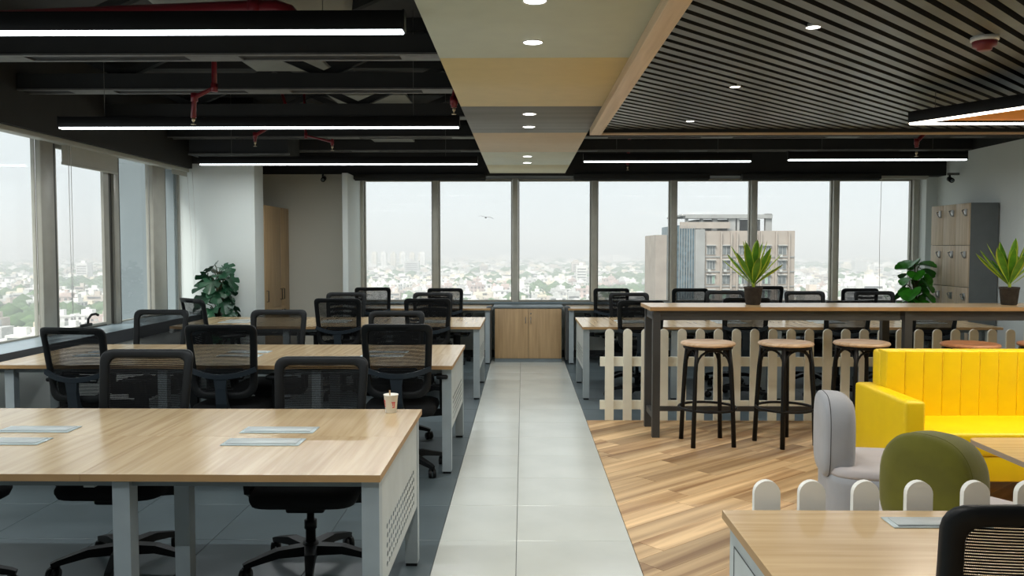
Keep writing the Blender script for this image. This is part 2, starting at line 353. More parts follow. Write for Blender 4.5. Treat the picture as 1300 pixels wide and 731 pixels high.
# columns of the window front, seen one behind another
for (a, b, x1) in ((0.6, .9, -4.10), (3.9, 4.2, -4.10), (7.10, 7.30, -4.11), (8.37, 8.47, -4.11), (9.26, 9.58, -4.11)):
    p_ = obj('mullion', MB().bbox(XL - .01, x1, a, b, .775, 2.5, .006), 'alu', wl)
    obj('gasket', MB().box(XL - .01, x1 - .015, b, b + .045, .775, 2.5), 'alu_dark', p_)
k_ = 1
for (a, b) in ((Y0, .6), (.95, 3.9), (4.25, 7.10), (7.35, 8.37), (8.52, 9.26), (9.63, 10.1)):
    w_ = struct(obj('window_%d' % k_, MB().box(XL - .04, XL - .01, a, b, .775, .79).box(XL - .04, XL - .01, a, b, 2.47, 2.52)
              .box(XL - .04, XL - .01, a, a + .012, .79, 2.47).box(XL - .04, XL - .01, b - .012, b, .79, 2.47), 'alu'))
    obj('glass_pane', MB().box(XL - .03, XL - .024, a + .012, b - .012, .79, 2.47), 'glass', w_)
    if k_ == 4:
        sf = obj('opening_sash', MB().box(XL - .008, XL + .02, a, b - .07, .78, .81).box(XL - .008, XL + .02, b - .17, b - .07, .81, 2.45).box(XL - .008, XL + .02, a, a + .02, .81, 2.45).box(XL - .008, XL + .02, a, b - .07, 2.42, 2.47), 'alu', w_); obj('sash_gasket', MB().box(XL - .008, XL + .012, b - .07, b, .78, 2.47).box(XL - .008, XL + .025, a, b - .17, .775, .79), 'alu_dark', w_)
        hd = obj('sash_handle', MB().bbox(XL + .03, XL + .06, 7.68, 7.86, .80, .83, .006).tube([(XL + .045, 7.80, .82), (XL + .05, 7.80, .87), (XL + .07, 7.82, .91), (XL + .09, 7.86, .915), (XL + .10, 7.89, .90)], .012, 8), 'black', w_)
    k_ += 1
# outside return wall seen through the last left windows
struct(obj('wall_outside', MB().box(-4.97, XL - .05, 10.02, 10.09, -2, 3.6), 'spandrel'))
# pillar wall that faces the camera, side of pillar, recess, fin
wp = struct(obj('wall_pillar', MB().box(XL - .2, -3.25, 10.1, 10.44, 0, 2.56), 'wall'))
obj('black_upper_band', MB().box(XL - .2, -3.25, 10.1, 10.44, 2.56, ZC), 'ceil_black', wp)
wk = struct(obj('wall_recess', MB().box(-3.9, -2.3, 11.55, 11.75, 0, 2.56), 'wall_warm'))
obj('black_upper_band', MB().box(-3.9, -2.3, 11.5, 11.75, 2.56, ZC), 'ceil_black', wk)
struct(obj('wall_recess_side', MB().box(-4.0, -3.85, 10.44, 11.75, 0, ZC), 'wall_warm'))
struct(obj('trim_2', MB().bbox(-2.36, -2.285, 10.9, 11.8, 0, 2.52, .004), 'wall'))
# back wall: low apron, sill, mullions, window bays
wb = struct(obj('wall_back', MB().box(-2.3, XR, YB, YB + .2, 0, .76), 'wall'))
obj('window_soffit', MB().box(-2.4, XR - .0, 11.32, YB + .2, 2.515, ZC), 'ceil_black', wb)
struct(obj('trim_3', MB().box(-2.28, XR - .17, YB - .06, YB + .15, .76, .785), 'ledge'))
obj('corner_pier', MB().box(5.52, XR, YB - .25, YB + .2, 0, 2.515), 'wall', wb)
obj('base_kickboard', MB().box(-2.28, XR - .15, YB - .02, YB, 0, .1), 'ledge_face', wb)
mx_ = [-2.285, -1.232, -.111, 1.0, 2.108, 3.23, 4.372, 5.48]
for i, x in enumerate(mx_):
    hw = .042 if 0 < i < 7 else .04
    p_ = obj('mullion', MB().bbox(x - hw, x + hw, YB - .06, YB + .08, .785, 2.515, .006), 'alu_light', wb)
for i in range(7):
    a, b = mx_[i] + .045, mx_[i + 1] - .045
    w_ = struct(obj('window_%d' % k_, MB().box(a, b, YB, YB + .06, .785, .81).box(a, b, YB, YB + .06, 2.48, 2.515)
              .box(a, a + .015, YB, YB + .06, .81, 2.48).box(b - .015, b, YB, YB + .06, .81, 2.48), 'alu'))
    obj('glass_pane', MB().box(a + .015, b - .015, YB + .03, YB + .036, .81, 2.48), 'glass', w_)
    k_ += 1
# roller blinds over the back windows
for lab, a, b, m_, z0 in (('black rolled blind above the left pair of back windows', -2.28, -.50, 'ceil_black', 2.455), ('black rolled blind just right of the ceiling panel strip', .68, 2.50, 'ceil_black', 2.455),
                      ('black rolled blind above the tower block', 2.93, 4.78, 'ceil_black', 2.455), ('short pale rolled blind by the right corner', 4.80, 5.46, 'blind', 2.475)):
    t = thing('roller_blind', lab, 'blind', ((a + b) / 2, 11.30 if m_ != 'blind' else 11.42, z0)); h_ = (b - a) / 2
    obj('blind_box', MB().bbox(-h_, h_, -.05, .06, .008, .085, .006), m_, t); obj('bottom_bar', MB().bbox(-h_ + .01, h_ - .01, -.012, .012, -.004, .01, .003), m_, t)
    if m_ == 'blind': obj('bead_chain', MB().tube([(-h_ + .05, 0, 0), (-h_ + .05, .02, -.9), (-h_ + .06, .02, -1.5)], .003, 5), 'white_pl', t)
t = thing('roller_blind', 'pale roller blind partly lowered over the opening window at left', 'blind', (XL + .06, 7.95, 2.30))
obj('fabric', MB().box(-.004, .004, -.55, .45, 0, .17), 'blind', t); obj('bottom_bar', MB().bbox(-.012, .012, -.55, .45, -.02, .005, .005), 'blind', t)
obj('bead_chain', MB().tube([(.03, -.50, .15), (.03, -.50, -.8), (.03, -.49, -1.35), (.03, -.46, -.8), (.03, -.46, .15)], .003, 5), 'white_pl', t)
t = thing('roller_blind', 'rolled blind with looped bead chain over the pillar-side window', 'blind', (XL + .10, 9.85, 2.40))
obj('fabric', MB().box(-.004, .004, -.22, .2, 0, .06), 'blind', t)
obj('bead_chain', MB().tube([(.04, .12, .05), (.06, .15, -.7), (.08, .18, -1.4), (.1, .2, -.7), (.08, .17, .05)], .003, 5), 'white_pl', t)

# ================================================================== CEILING: trusses, panels, slats
def truss(y, lab):
    t = thing('steel_truss', lab, 'beam', (0, y, 2.78), group=None)
    x0, x1 = -3.99, XR - .01
    obj('chord', MB().box(x0, x1, -.02, .15, 0.012, .13), 'ceil_black', t)
    obj('flange', MB().box(x0, x1, -.03, .008, 0, .012), 'flange', t); obj('flange', MB().box(x0, x1, .125, .16, 0, .012), 'flange', t)
    for k in range(7): obj('batten', MB().box(-3.6 + k * 1.4, -3.25 + k * 1.4, .008, .125, -.001, .010), 'flange', t)
    obj('top_chord', MB().box(x0, x1, .02, .13, .47, .565), 'ceil_black', t)
    n = 12; dx = (x1 - x0) / n
    for k in range(n):
        a = x0 + k * dx; b = a + dx
        p0, p1 = ((a, .07, .13), (b, .07, .48)) if k % 2 else ((a, .07, .48), (b, .07, .13))
        obj('web', MB().tube([p0, p1], .03, sq=(1, 1)), 'ceil_black', t)
    return t
truss(5.45, 'black steel truss with slotted grey underside, first behind the nearest light')
truss(6.62, 'black steel truss with slotted grey underside, just in front of the middle left light')
truss(8.00, 'black steel truss hidden mostly behind the middle left light')
truss(9.40, 'black steel truss behind the wooden end board of the slatted ceiling')
truss(10.7, 'black steel truss nearest the back windows')
def board(x, y, z, a, b, lab, rz=0):
    tag(obj('ceiling_board', MB().bbox(-a / 2, a / 2, -b / 2, b / 2, 0, .03, .004), 'board', None, (x, y, z), (0, 0, rz)), lab, 'panel')
board(-1.75, 5.15, 3.30, 1.3, .8, 'large pale board on the slab above the nearest light')
board(-2.1, 7.35, 3.16, .7, .75, 'pale board above the second truss, left of the panel strip')
board(-1.6, 8.9, 3.10, .8, .6, 'pale board between the middle trusses')
board(-1.6, 10.2, 2.86, .5, .5, 'small pale board near the far truss')
board(2.7, 10.3, 2.93, .7, .5, 'pale board over the right back windows')
t = thing('air_duct', 'charcoal boxed duct stub above the pillar wall', 'duct', (-3.1, 9.75, 2.60))
obj('duct_body', MB().bbox(-.72, .42, -.2, .3, 0, .35, .01), 'ceil_black', t); obj('bottom_lip', MB().box(-.72, .44, -.22, -.2, 0, .02), 'flange', t)
t = thing('air_duct', 'round pale duct with curved end above the nearest linear light', 'duct', (-1.6, 4.75, 3.02))
obj('duct_body', MB().tube([(-.55, 0, 0), (-.45, 0, 0), (.1, 0, 0), (.6, 0, .03)], [.06, .14, .2, .2], 16), 'board', t); obj('collar', MB().tube([(.1, 0, 0), (.14, 0, 0)], .215, 16), 'flange', t)

# panel strip over the corridor
ZP = H + 1.02
seg = [(0.0, 1.5, 'p_ochre'), (1.5, 3.0, 'p_peach'), (3.0, 4.52, 'p_sage'), (4.52, 6.04, 'p_ochre'), (6.04, 7.40, 'p_grey'), (7.40, 8.86, 'p_peach'), (8.86, 10.2, 'p_mist'), (10.2, 11.45, 'p_cream')]
strip = thing('ceiling_panel_strip', 'long suspended strip of coloured ceiling panels above the pale walkway', 'ceiling', (0, 0, ZP))
PX0, PX1 = -.448, .566
for a, b, m_ in seg: obj('panel', MB().bbox(PX0, PX1, a + .004, b - .004, 0, .03, .002, 1), m_, strip)
obj('side_fascia', MB().box(PX0 + .005, PX0 + .02, 0, 11.45, .03, .2).box(PX1 - .02, PX1 - .005, 0, 11.45, .03, .2), 'ceil_black', strip)
for y in (1.6, 3.6, 7.3, 9.0): obj('hanger_rod', MB().tube([(-.3, y, .03), (-.3, y, ZC - ZP)], .006, 6), 'flange', strip)
dl_first = None
def downlight(x, y, z, r, lab, w, group):
    t = thing('downlight', lab, 'light', (x, y, z), group=group)
    obj('bezel', MB().lathe([(r * .86, .0), (r * .9, -.004), (r, -.004), (r * 1.02, 0), (r * .9, .012), (r * .86, .012)], 24), 'white_pl', t)
    obj('lens', MB().lathe([(r * .88, -.002), (r * .88, .008)], 24, smooth=False), 'down', t)
    l = bpy.data.lights.new('downlight_lamp', 'SPOT'); l.energy = w; l.spot_size = math.radians(130); l.spot_blend = 0.8; l.color = (1, .98, .94); l.shadow_soft_size = r
    lo = bpy.data.objects.new('downlight_lamp', l); C.objects.link(lo); lo.location = (0, 0, -.03); lo.parent = t
    return t
names = ['nearest', 'second nearest', 'third nearest', 'fourth nearest', 'fifth nearest', 'farthest']
for i, y in enumerate((3.48, 4.17, 6.36, 7.02, 9.24, 9.92)):
    downlight(.048, y, ZP - .001, .052 if i < 2 else .055, '%s round downlight in the coloured panel strip' % names[i], SPOT_W, 'downlights of the panel strip')
for i, y in enumerate((0.7, 1.4, 2.1)):
    downlight(.048, y, ZP - .001, .052, 'round downlight in the panel strip above the viewer', SPOT_W, 'downlights overhead out of view')

# slatted ceiling
SX0, SX1, SY1, ZB = .565, XR - .01, 7.15, 2.494
slatc = thing('slatted_ceiling', 'dark diagonal slatted ceiling with pale wooden frame over the lounge', 'ceiling', (0, 0, ZB))
obj('frame_board', MB().bbox(SX0, SX0 + .095, 0, SY1, 0, .16, .003), 'beam_wood', slatc)
obj('frame_board', MB().bbox(SX0 + .095, SX1, SY1 - .02, SY1, 0, .02, .002), 'trim_wood', slatc)
obj('black_upstand', MB().box(SX0 + .095, SX1, SY1 - .018, SY1 - .002, .02, .20), 'ceil_black', slatc)
obj('backing_sheet', MB().box(SX0 + .095, SX1, 0, SY1 - .035, .20, .215), 'ceil_black', slatc)
sq = math.sqrt(.5); sp = .0865; sw = .051
ks = 0
for k in range(-70, 90):
    # strip v in [k*sp, k*sp+sw], v = (-x+y)/sqrt2
    v0 = k * sp; v1 = v0 + sw
    poly = [(u * sq - v * sq, u * sq + v * sq) for u, v in ((-12, v0), (14, v0), (14, v1), (-12, v1))]
    poly = clip_rect(poly, SX0 + .10, SX1 - .01, 1.0, SY1 - .06)
    if len(poly) < 3: continue
    cx = sum(p[0] for p in poly) / len(poly); cy = sum(p[1] for p in poly) / len(poly)
    sm_ = MB().prism([(p[0] - cx, p[1] - cy) for p in poly], .045, .12).mesh('slat', ['slat', 'ceil_black'])
    for p in sm_.polygons: p.material_index = 0 if p.center.z < .046 else 1
    obj('slat', sm_, None, slatc, (cx, cy, 0)); ks += 1
for i, y in enumerate((3.87, 5.27, 6.67)):
    downlight(1.32, y, ZB + .046, .035, '%s small downlight among the dark ceiling slats' % ('nearest', 'middle', 'farthest')[i], 22, 'downlights in the slatted ceiling')
downlight(1.32, 2.47, ZB + .046, .035, 'small slat downlight above the viewer, out of view', 14, None)
for (x, y) in ((3.2, 3.0), (4.6, 6.2), (4.9, 3.6)): downlight(x, y, ZB + .046, .035, 'small downlight in the slats over the sofa', 36, 'slat downlights over the sofa')  # extra lamps out of view, added to brighten sofa and fence
t = thing('smoke_detector', 'red and white round alarm sounder on the dark slats', 'detector', (2.20, 4.06, ZB + .045))
obj('base', MB().lathe([(.0, 0), (.062, 0), (.062, -.018), (.055, -.022), (0, -.022)], 24), 'white_pl', t); obj('red_body', MB().lathe([(.056, -.02), (.052, -.045), (.035, -.05), (.032, -.062), (0, -.062)], 24), 'red', t)

# linear pendants
def pendant(x0, x1, y, zb, lab, group, w=PENDANT_W):
    t = thing('linear_pendant_light', lab, 'light', ((x0 + x1) / 2, y, zb), group=group); h = (x1 - x0) / 2
    obj('housing', MB().bbox(-h, h, -.03, .03, .004, .085, .004), 'black_metal', t)
    obj('diffuser', MB().bbox(-h + .004, h - .004, -.026, .026, -.006, .01, .003), 'led', t)
    for s in (-1, 1):
        obj('end_cap', MB().bbox(s * h - .004, s * h + .004, -.031, .031, 0, .088, .002), 'black_metal', t)
        obj('suspension_wire', MB().tube([(s * (h - .35), 0, .085), (s * (h - .35), 0, ZC - zb if y > 7.2 or x1 < 0 else .2)], .002, 4), 'flange', t)
    l = light_area('pendant_lamp', (0, 0, -.012), 2 * h - .02, .05, w * h / 1.5, (.93, .98, 1.0), t)
    return t
ZL = H + .93
grp = 'linear pendant lights above the desks'
pendant(-4.0 + .02, -.51, 3.62, ZL, 'nearest black linear pendant light, across the top left', grp)
pendant(-3.57, -.49, 6.44, ZL, 'middle black linear pendant light over the left desks', grp)
pendant(-3.56, -.50, 9.21, ZL, 'farthest left black linear pendant in front of the pillar', grp)
pendant(.645, 2.42, 8.96, ZL, 'short linear pendant just right of the panel strip', grp)
pendant(2.77, 4.62, 8.82, ZL, 'short linear pendant near the right wall', grp)
pendant(-3.6, -.5, 0.6, ZL, 'linear pendant light behind the viewer', grp)
# triangular pendant with orange felt
t = thing('triangular_pendant_light', 'black triangular pendant with glowing edge and orange felt infill', 'light', (2.48, 5.42, H + .80))
L_ = 1.75; A = Vector((0, 0)); B = Vector((L_, 0)); Cc = Vector((L_ / 2, -L_ * math.sqrt(3) / 2))
def side(p, q):
    d = (q - p); ln = d.length; ang = math.atan2(d.y, d.x)
    o = obj('housing', MB().bbox(0, ln, -.03, .03, .004, .075, .003), 'black_metal', t, (p.x, p.y, 0), (0, 0, ang))
    obj('diffuser', MB().bbox(0.003, ln - .003, -.022, .022, -.005, .008, .002), 'led_warm', o)
    l = light_area('pendant_lamp', (ln / 2, 0, -.01), ln, .04, 15, (1, .9, .76), o)
side(A, B); side(B, Cc); side(Cc, A)
obj('felt_infill', MB().prism([(.06, -.03), (L_ - .06, -.03), (L_ / 2, -L_ * .866 + .07)], .015, .03), 'orange', t)
for p in (A, B, Cc): obj('suspension_wire', MB().tube([(p.x * .85 + .13, p.y * .8 - .05, .02), (p.x * .85 + .13, p.y * .8 - .05, .2)], .002, 4), 'flange', t)

# fire pipes and sprinklers
def sprinkler(pts, tip, lab, r=.02):
    t = thing('sprinkler_pipe', lab, 'pipe', pts[0]); o = Vector(pts[0]); T = Vector(tip) - o
    obj('pipe', MB().tube([Vector(p) - o for p in pts], r, 10), 'red', t)
    obj('sprinkler_head', MB().lathe([(.0, .0), (.012, 0), (.012, -.02), (.006, -.025), (.006, -.045), (.018, -.047), (.018, -.05), (0, -.05)], 12), 'brass', t, T)
    for p in pts[1:-1]: obj('elbow', MB().tube([Vector(p) - o + Vector((0, 0, .03)), Vector(p) - o - Vector((0, 0, .03))], r * 1.3, 10), 'red', t)
sprinkler([(-2.28, 6.2, 3.3), (-2.28, 6.2, 2.72), (-2.43, 6.2, 2.65), (-2.44, 6.2, 2.50)], (-2.44, 6.2, 2.50), 'red stepped sprinkler drop in front of the middle left light')
sprinkler([(-.47, 6.25, 3.3), (-.47, 6.25, 2.9), (-.51, 6.2, 2.62), (-.51, 6.2, 2.57)], (-.51, 6.2, 2.57), 'red sprinkler drop beside the panel strip edge', .022)
sprinkler([(-2.55, 8.7, 3.3), (-2.4, 8.6, 2.9), (-2.72, 8.5, 2.68), (-2.72, 8.5, 2.62)], (-2.72, 8.5, 2.62), 'red sprinkler arm above the farthest left light', .018)
sprinkler([(-2.3, 8.8, 3.34), (-2.28, 8.8, 2.72), (-1.98, 8.7, 2.64), (-1.98, 8.7, 2.60)], (-1.98, 8.7, 2.60), 'slim red sprinkler branch left of the panel strip', .014)
sprinkler([(1.38, 10.9, 3.3), (1.38, 10.9, 3.0), (1.38, 11.1, 2.70), (1.38, 11.1, 2.64)], (1.38, 11.1, 2.62), 'sprinkler drop above the right back windows')
sprinkler([(4.8, 9.0, 3.34), (4.3, 8.8, 2.86), (4.0, 8.6, 2.62), (4.0, 8.6, 2.56)], (4.0, 8.6, 2.52), 'red sprinkler drop by the right short pendant')
t = thing('fire_main_pipe', 'thick red fire pipe with elbow behind the nearest light', 'pipe', (-1.3, 4.45, 2.79))
obj('pipe', MB().tube([(-1.5, 0, -.05), (-.1, 0, 0), (.0, 0, 0), (.06, 0, -.02), (.1, 0, -.07), (.1, 0, -.09)], .05, 14), 'red', t)
obj('coupling', MB().tube([(-.14, 0, -.003), (-.08, 0, 0)], .06, 14), 'red', t)

# cctv cameras
def cctv(x, y, z, lab, d):
    t = thing('security_camera', lab, 'camera', (x, y, z))
    obj('bracket', MB().tube([(0, 0, 0), (0, -.02, -.04), (d * .03, -.06, -.06)], .012, 8), 'black', t)
    obj('body', MB().tube([(d * .03, -.05, -.06), (d * .03, -.13, -.09)], .032, 14), 'black', t); obj('lens', MB().tube([(d * .03, -.13, -.09), (d * .03, -.137, -.093)], .02, 12), 'grey_lam', t)
cctv(-2.75, 11.5, 2.56, 'small dark security camera on the recess wall', 1)
cctv(5.55, 11.0, 2.50, 'small dark security camera by the right wall corner', -1)
obj('wall_bracket', MB().box(-.02, .12, -.02, .02, -.01, .02), 'flange', bpy.data.objects['security_camera.001'])

# ================================================================== OFFICE CHAIR
def rounded(cs, rs, n=5):
    out = []; m = len(cs)
    for i in range(m):
        c = Vector(cs[i]); a = (Vector(cs[i - 1]) - c).normalized(); b = (Vector(cs[(i + 1) % m]) - c).normalized(); r = rs[i]
        p0, p2 = c + a * r, c + b * r
        for k in range(n + 1):
            t_ = k / n; out.append(((1 - t_) ** 2 * p0 + 2 * t_ * (1 - t_) * c + t_ ** 2 * p2))
    return out
BH = .50
def bk(u, v, off=0.0):
    tt = v / BH
    y = -.205 - .075 * tt - .035 * (1 - (u / .235) ** 2) + .03 * math.sin(min(1, max(0, tt)) * PI) + off
    return (u, y, .52 + v)
def make_chair():
    t = thing('office_chair', 'x', 'chair')
    # back frame
    def lp(inset, dy):
        c = [(-.215 + inset, inset), (.215 - inset, inset), (.238 - inset, BH - inset), (-.238 + inset, BH - inset)]
        return [bk(p.x, p.y, dy) for p in rounded(c, [.10 - inset * .5, .10 - inset * .5, .055 - inset * .4, .055 - inset * .4])]
    fr = MB().loops([lp(0, -.008), lp(0, .008), lp(.006, .014), lp(.038, .014), lp(.044, .008), lp(.044, -.008), lp(.038, -.014), lp(.006, -.014)], wrap=True)
    obj('back_frame', fr, 'black', t)
    # mesh panel
    mb = MB(); nx, nz = 10, 10; grid = []
    for j in range(nz + 1):
        v = .02 + (BH - .04) * j / nz; w = (.215 + .023 * v / BH) - .02
        if v < .08: w -= (.08 - v) * .7
        grid.append([bk(-w + 2 * w * i / nx, v, .0) for i in range(nx + 1)])
    mb.loops(grid, closed=False, caps=False)
    obj('mesh_panel', mb, 'mesh', t)
    # lumbar pad with slots
    mb = MB()
    for k in range(4): mb.tube([bk(u, .13 + .022 * k, .022) for u in (-.12, -.06, 0, .06, .12)], .007, 6)
    mb.tube([bk(-.12, .13, .022), bk(-.13, .16, .022), bk(-.12, .196, .022)], .007, 6); mb.tube([bk(.12, .13, .022), bk(.13, .16, .022), bk(.12, .196, .022)], .007, 6)
    obj('lumbar_support', mb, 'blue_black', t)
    # cross yoke and spine
    mb = MB(); pts = [bk(u, .20 - .045 * (1 - (u / .22) ** 2), -.035 - .02 * (1 - (u / .22) ** 2)) for u in (-.222, -.17, -.11, -.05, 0, .05, .11, .17, .222)]
    mb.tube(pts, .014, sq=(.8, 1.1)); obj('yoke', mb, 'blue_black', t)
    mb = MB()
    L = []
    for (y, z, w, d) in ((-.285, .68, .045, .012), (-.28, .60, .034, .014), (-.265, .50, .036, .016), (-.22, .42, .045, .016), (-.12, .385, .05, .018), (-.02, .38, .05, .02)):
        L.append([(-w, y - d, z - d * .4), (w, y - d, z - d * .4), (w, y + d, z + d * .6), (-w, y + d, z + d * .6)])
    mb.loops(L, smooth=False); obj('spine', mb, 'blue_black', t)
    # seat
    bm = MB(); c = [(-.24, -.22), (.24, -.22), (.25, .23), (-.25, .23)]
    def sl(k, z, dz=0): return [(p.x * k, p.y * k + (.0), z + dz * max(0, p.y * k)) for p in rounded(c, [.09, .09, .11, .11])]
    bm.loops([sl(.86, .385), sl(.96, .392), sl(1.0, .415), sl(1.0, .44, -.05), sl(.95, .463, -.06), sl(.82, .472, -.04)]); obj('seat', bm, 'seat', t)
    mc = MB().bbox(-.09, .09, -.11, .12, .34, .386, .012); mc.tube([(.05, .02, .365), (.2, .02, .368), (.24, .04, .364)], [.007, .007, .011], 6); obj('tilt_mechanism', mc, 'black', t)
    for s in (-1, 1):
        a = MB(); a.tube([(s * .12, .0, .375), (s * .27, .0, .385), (s * .285, .0, .42), (s * .285, -.01, .63)], .02, sq=(.6, 1.2)); a.tube([(s * .285, .07, .50), (s * .285, .05, .42), (s * .285, .0, .40)], .012, sq=(1, 1))
        a.tube([(s * .285, .07, .50), (s * .285, .055, .63)], .012, sq=(1, 1)); arm = obj('armrest', a, 'black', t)
        obj('arm_pad', MB().bbox(s * .285 - .04, s * .285 + .04, -.13, .12, .63, .66, .012), 'black', arm)
    obj('gas_column', MB().lathe([(.024, .09), (.024, .2), (.03, .2), (.03, .24), (.018, .24), (.018, .35)], 14), 'black', t)
    b = MB().lathe([(.0, .07), (.04, .07), (.045, .1), (.035, .135), (0, .135)], 16)
    for k in range(5):
        a = 2 * PI * k / 5 + PI / 2 + .2; d = Vector((math.cos(a), math.sin(a), 0))
        b.tube([d * .02 + Vector((0, 0, .10)), d * .16 + Vector((0, 0, .105)), d * .29 + Vector((0, 0, .078)), d * .315 + Vector((0, 0, .07))], [.03, .024, .016, .013], sq=(1, .8))
    base = obj('star_base', b, 'black', t)
    cm = MB().tube([(0, 0, .075), (0, 0, .05)], .009, 8); cm.tube([(-.024, .0, .028), (-.004, .0, .028)], .028, 12); cm.tube([(.004, 0, .028), (.024, 0, .028)], .028, 12); cm.tube([(-.02, .01, .05), (.02, .01, .05)], .012, 8)
    cme = cm.mesh('caster', 'black')
    for k in range(5):
        a = 2 * PI * k / 5 + PI / 2 + .2; obj('caster', cme, None, base, (math.cos(a) * .305, math.sin(a) * .305, 0), (0, 0, a * 2.3))
    return t
chair0 = make_chair(); used = [False]
RG = random.Random(5)
def chair(x, y, deg, lab, group, dz=0.0):
    if used[0]: t = dup(chair0, (x, y, 0), math.radians(deg), lab, group)
    else: t = None
    todo.append((x, y, deg, lab, group, dz)) if not used[0] else None
    return t
todo = []
A1 = 'chairs on the far side of the nearest left desk'; A2 = 'chairs on the near side of the second left desk'; A3 = 'chairs on the far side of the second left desk'
A4 = 'chairs around the third left desk'; A5 = 'chairs at the window desks'; A6 = 'chairs around the right desk behind the picket fence'
chairs = [
 (-1.906, 3.92, 180, 'black mesh office chair behind the nearest left desk, between desk and left windows', A1, .0),
 (-1.014, 3.92, 181, 'black mesh office chair tucked behind the nearest left desk, left of the paper cup', A1, -.035),
 (-2.60, 3.62, -90, 'black office chair cut by the left picture edge, seen under the nearest desk', A1, 0),
 (-2.90, 5.66, -9, 'black mesh office chair with blue-black yoke nearest the left windows, slightly turned', A2, .0),
 (-1.995, 5.72, 1, 'black mesh office chair in the middle of the second left desk, near side', A2, .015),
 (-.835, 5.72, 1, 'black mesh office chair directly behind the paper cup', A2, .02),
 (-3.06, 6.70, 176, 'black mesh office chair across the second left desk, nearest the windows', A3, 0),
 (-2.05, 6.70, 180, 'black mesh office chair across the middle of the second left desk', A3, .0),
 (-1.06, 6.70, 180, 'black mesh office chair across the second left desk, nearest the walkway', A3, -.01),
 (-3.05, 8.30, -42, 'black mesh office chair turned sideways in front of the monstera', A4, .03),
 (-1.855, 8.58, 0, 'black mesh office chair at the third left desk, middle of its near side', A4, .02),
 (-.955, 8.58, 0, 'black mesh office chair at the third left desk, near side beside the walkway', A4, .02),
 (-2.08, 9.52, 180, 'black mesh office chair across the third left desk, in front of the fin wall', A4, 0),
 (-1.06, 9.52, 180, 'black mesh office chair across the third left desk, nearest the walkway', A4, 0),
 (-1.985, 11.18, 3, 'black mesh office chair at the window desk by the fin wall', A5, .01),
 (-1.01, 11.18, -2, 'black mesh office chair at the window desk, left of the low cupboard', A5, 0),
 (1.175, 8.58, 0, 'black mesh office chair at the right desk behind the first fence pickets', A6, .0),
 (2.22, 8.58, 0, 'black mesh office chair at the right desk behind the first bar stool', A6, .03),
 (3.23, 8.58, 0, 'black mesh office chair at the right desk behind the third bar stool', A6, .0),
 (4.08, 8.58, 2, 'low black mesh office chair at the right desk in front of the lockers', A6, -.03),
 (1.24, 9.52, 180, 'black mesh office chair across the right desk, nearest the walkway', A6, .0),
 (2.37, 9.52, 180, 'black mesh office chair across the right desk, left of the striped-leaf plant', A6, .025),
 (3.29, 9.52, 180, 'black mesh office chair across the right desk, right of the striped-leaf plant', A6, .02),
 (4.10, 9.52, 180, 'black mesh office chair across the right desk, nearest the bright green plant', A6, .02),
 (1.15, 11.18, 1, 'black mesh office chair at the window desk, right of the low cupboard', A5, .0),
 (2.18, 11.18, 0, 'black mesh office chair at the window desk below the tower block left edge', A5, 0),
 (3.16, 11.18, 0, 'black mesh office chair at the window desk behind the striped-leaf plant', A5, .03),
 (4.40, 11.18, -3, 'black mesh office chair at the window desk, left of the bright green plant', A5, 0),
 (1.075, 1.95, 2, 'black mesh office chair in the bottom right corner, closest to the viewer', 'chair at the front right desk', .0),
]
for i, (x, y, d, lab, grp_, dz) in enumerate(chairs):
    if i == 0: continue
    t = dup(chair0, (x, y, 0), math.radians(d), lab, grp_)
    t['label'] = lab
    if dz:
        for ch in t.children:
            if ch.name.split('.')[0] not in ('star_base', 'gas_column'): ch.location.z += dz
x, y, d, lab, grp_, dz = chairs[0]
chair0.location = (x, y, 0); chair0.rotation_euler = (0, 0, math.radians(d)); chair0['label'] = lab; chair0['group'] = grp_

# ================================================================== BENCH DESKS
ZT = .745
def perf_panel(x, y0, y1, z0, z1):
    """vertical sheet in the YZ plane with real slots in its lower band"""
    mb = MB(); n = int((y1 - y0) / .048); st = (y1 - y0) / n; zr = z0 + .03; rows = 5; rh = .036
    def quad(a, b, c, d): mb.add([(x, a, c), (x, b, c), (x, b, d), (x, a, d)], [(0, 1, 2, 3)])
    quad(y0, y1, z0, zr); quad(y0, y1, zr + rows * rh, z1)
    for r in range(rows):
        za, zb2 = zr + r * rh, zr + (r + 1) * rh
        for k in range(n):
            a, b = y0 + k * st, y0 + (k + 1) * st; cy, cz = (a + b) / 2 + (.004 if r % 2 else -.004), (za + zb2) / 2
            if k < 2 or k > n - 3: quad(a, b, za, zb2); continue
            o = []; q = [(a, za), (cy, za), (b, za), (b, cz), (b, zb2), (cy, zb2), (a, zb2), (a, cz)]
            for m_ in range(8):
                t_ = -3 * PI / 4 + m_ * PI / 4; o.append((x, cy + math.cos(t_) * .015, cz + math.sin(t_) * .0105))
            vs = [(x, p[0], p[1]) for p in q] + o
            mb.add(vs, [(m_, (m_ + 1) % 8, 8 + (m_ + 1) % 8, 8 + m_) for m_ in range(8)])
    return mb
def flap(t, x, y, ang=0):
    f = obj('cable_flap', MB().bbox(-.158, .158, -.06, .06, 0, .004, .0015, 1), 'flap', t, (x, y, ZT))
    obj('flap_lid', MB().bbox(-.142, .142, -.044, .042, .004, .007, .001, 1), 'panel_white', f)
    obj('flap_slot', MB().box(-.142, .142, .044, .050, .0035, .0046), 'grey_dark', f)
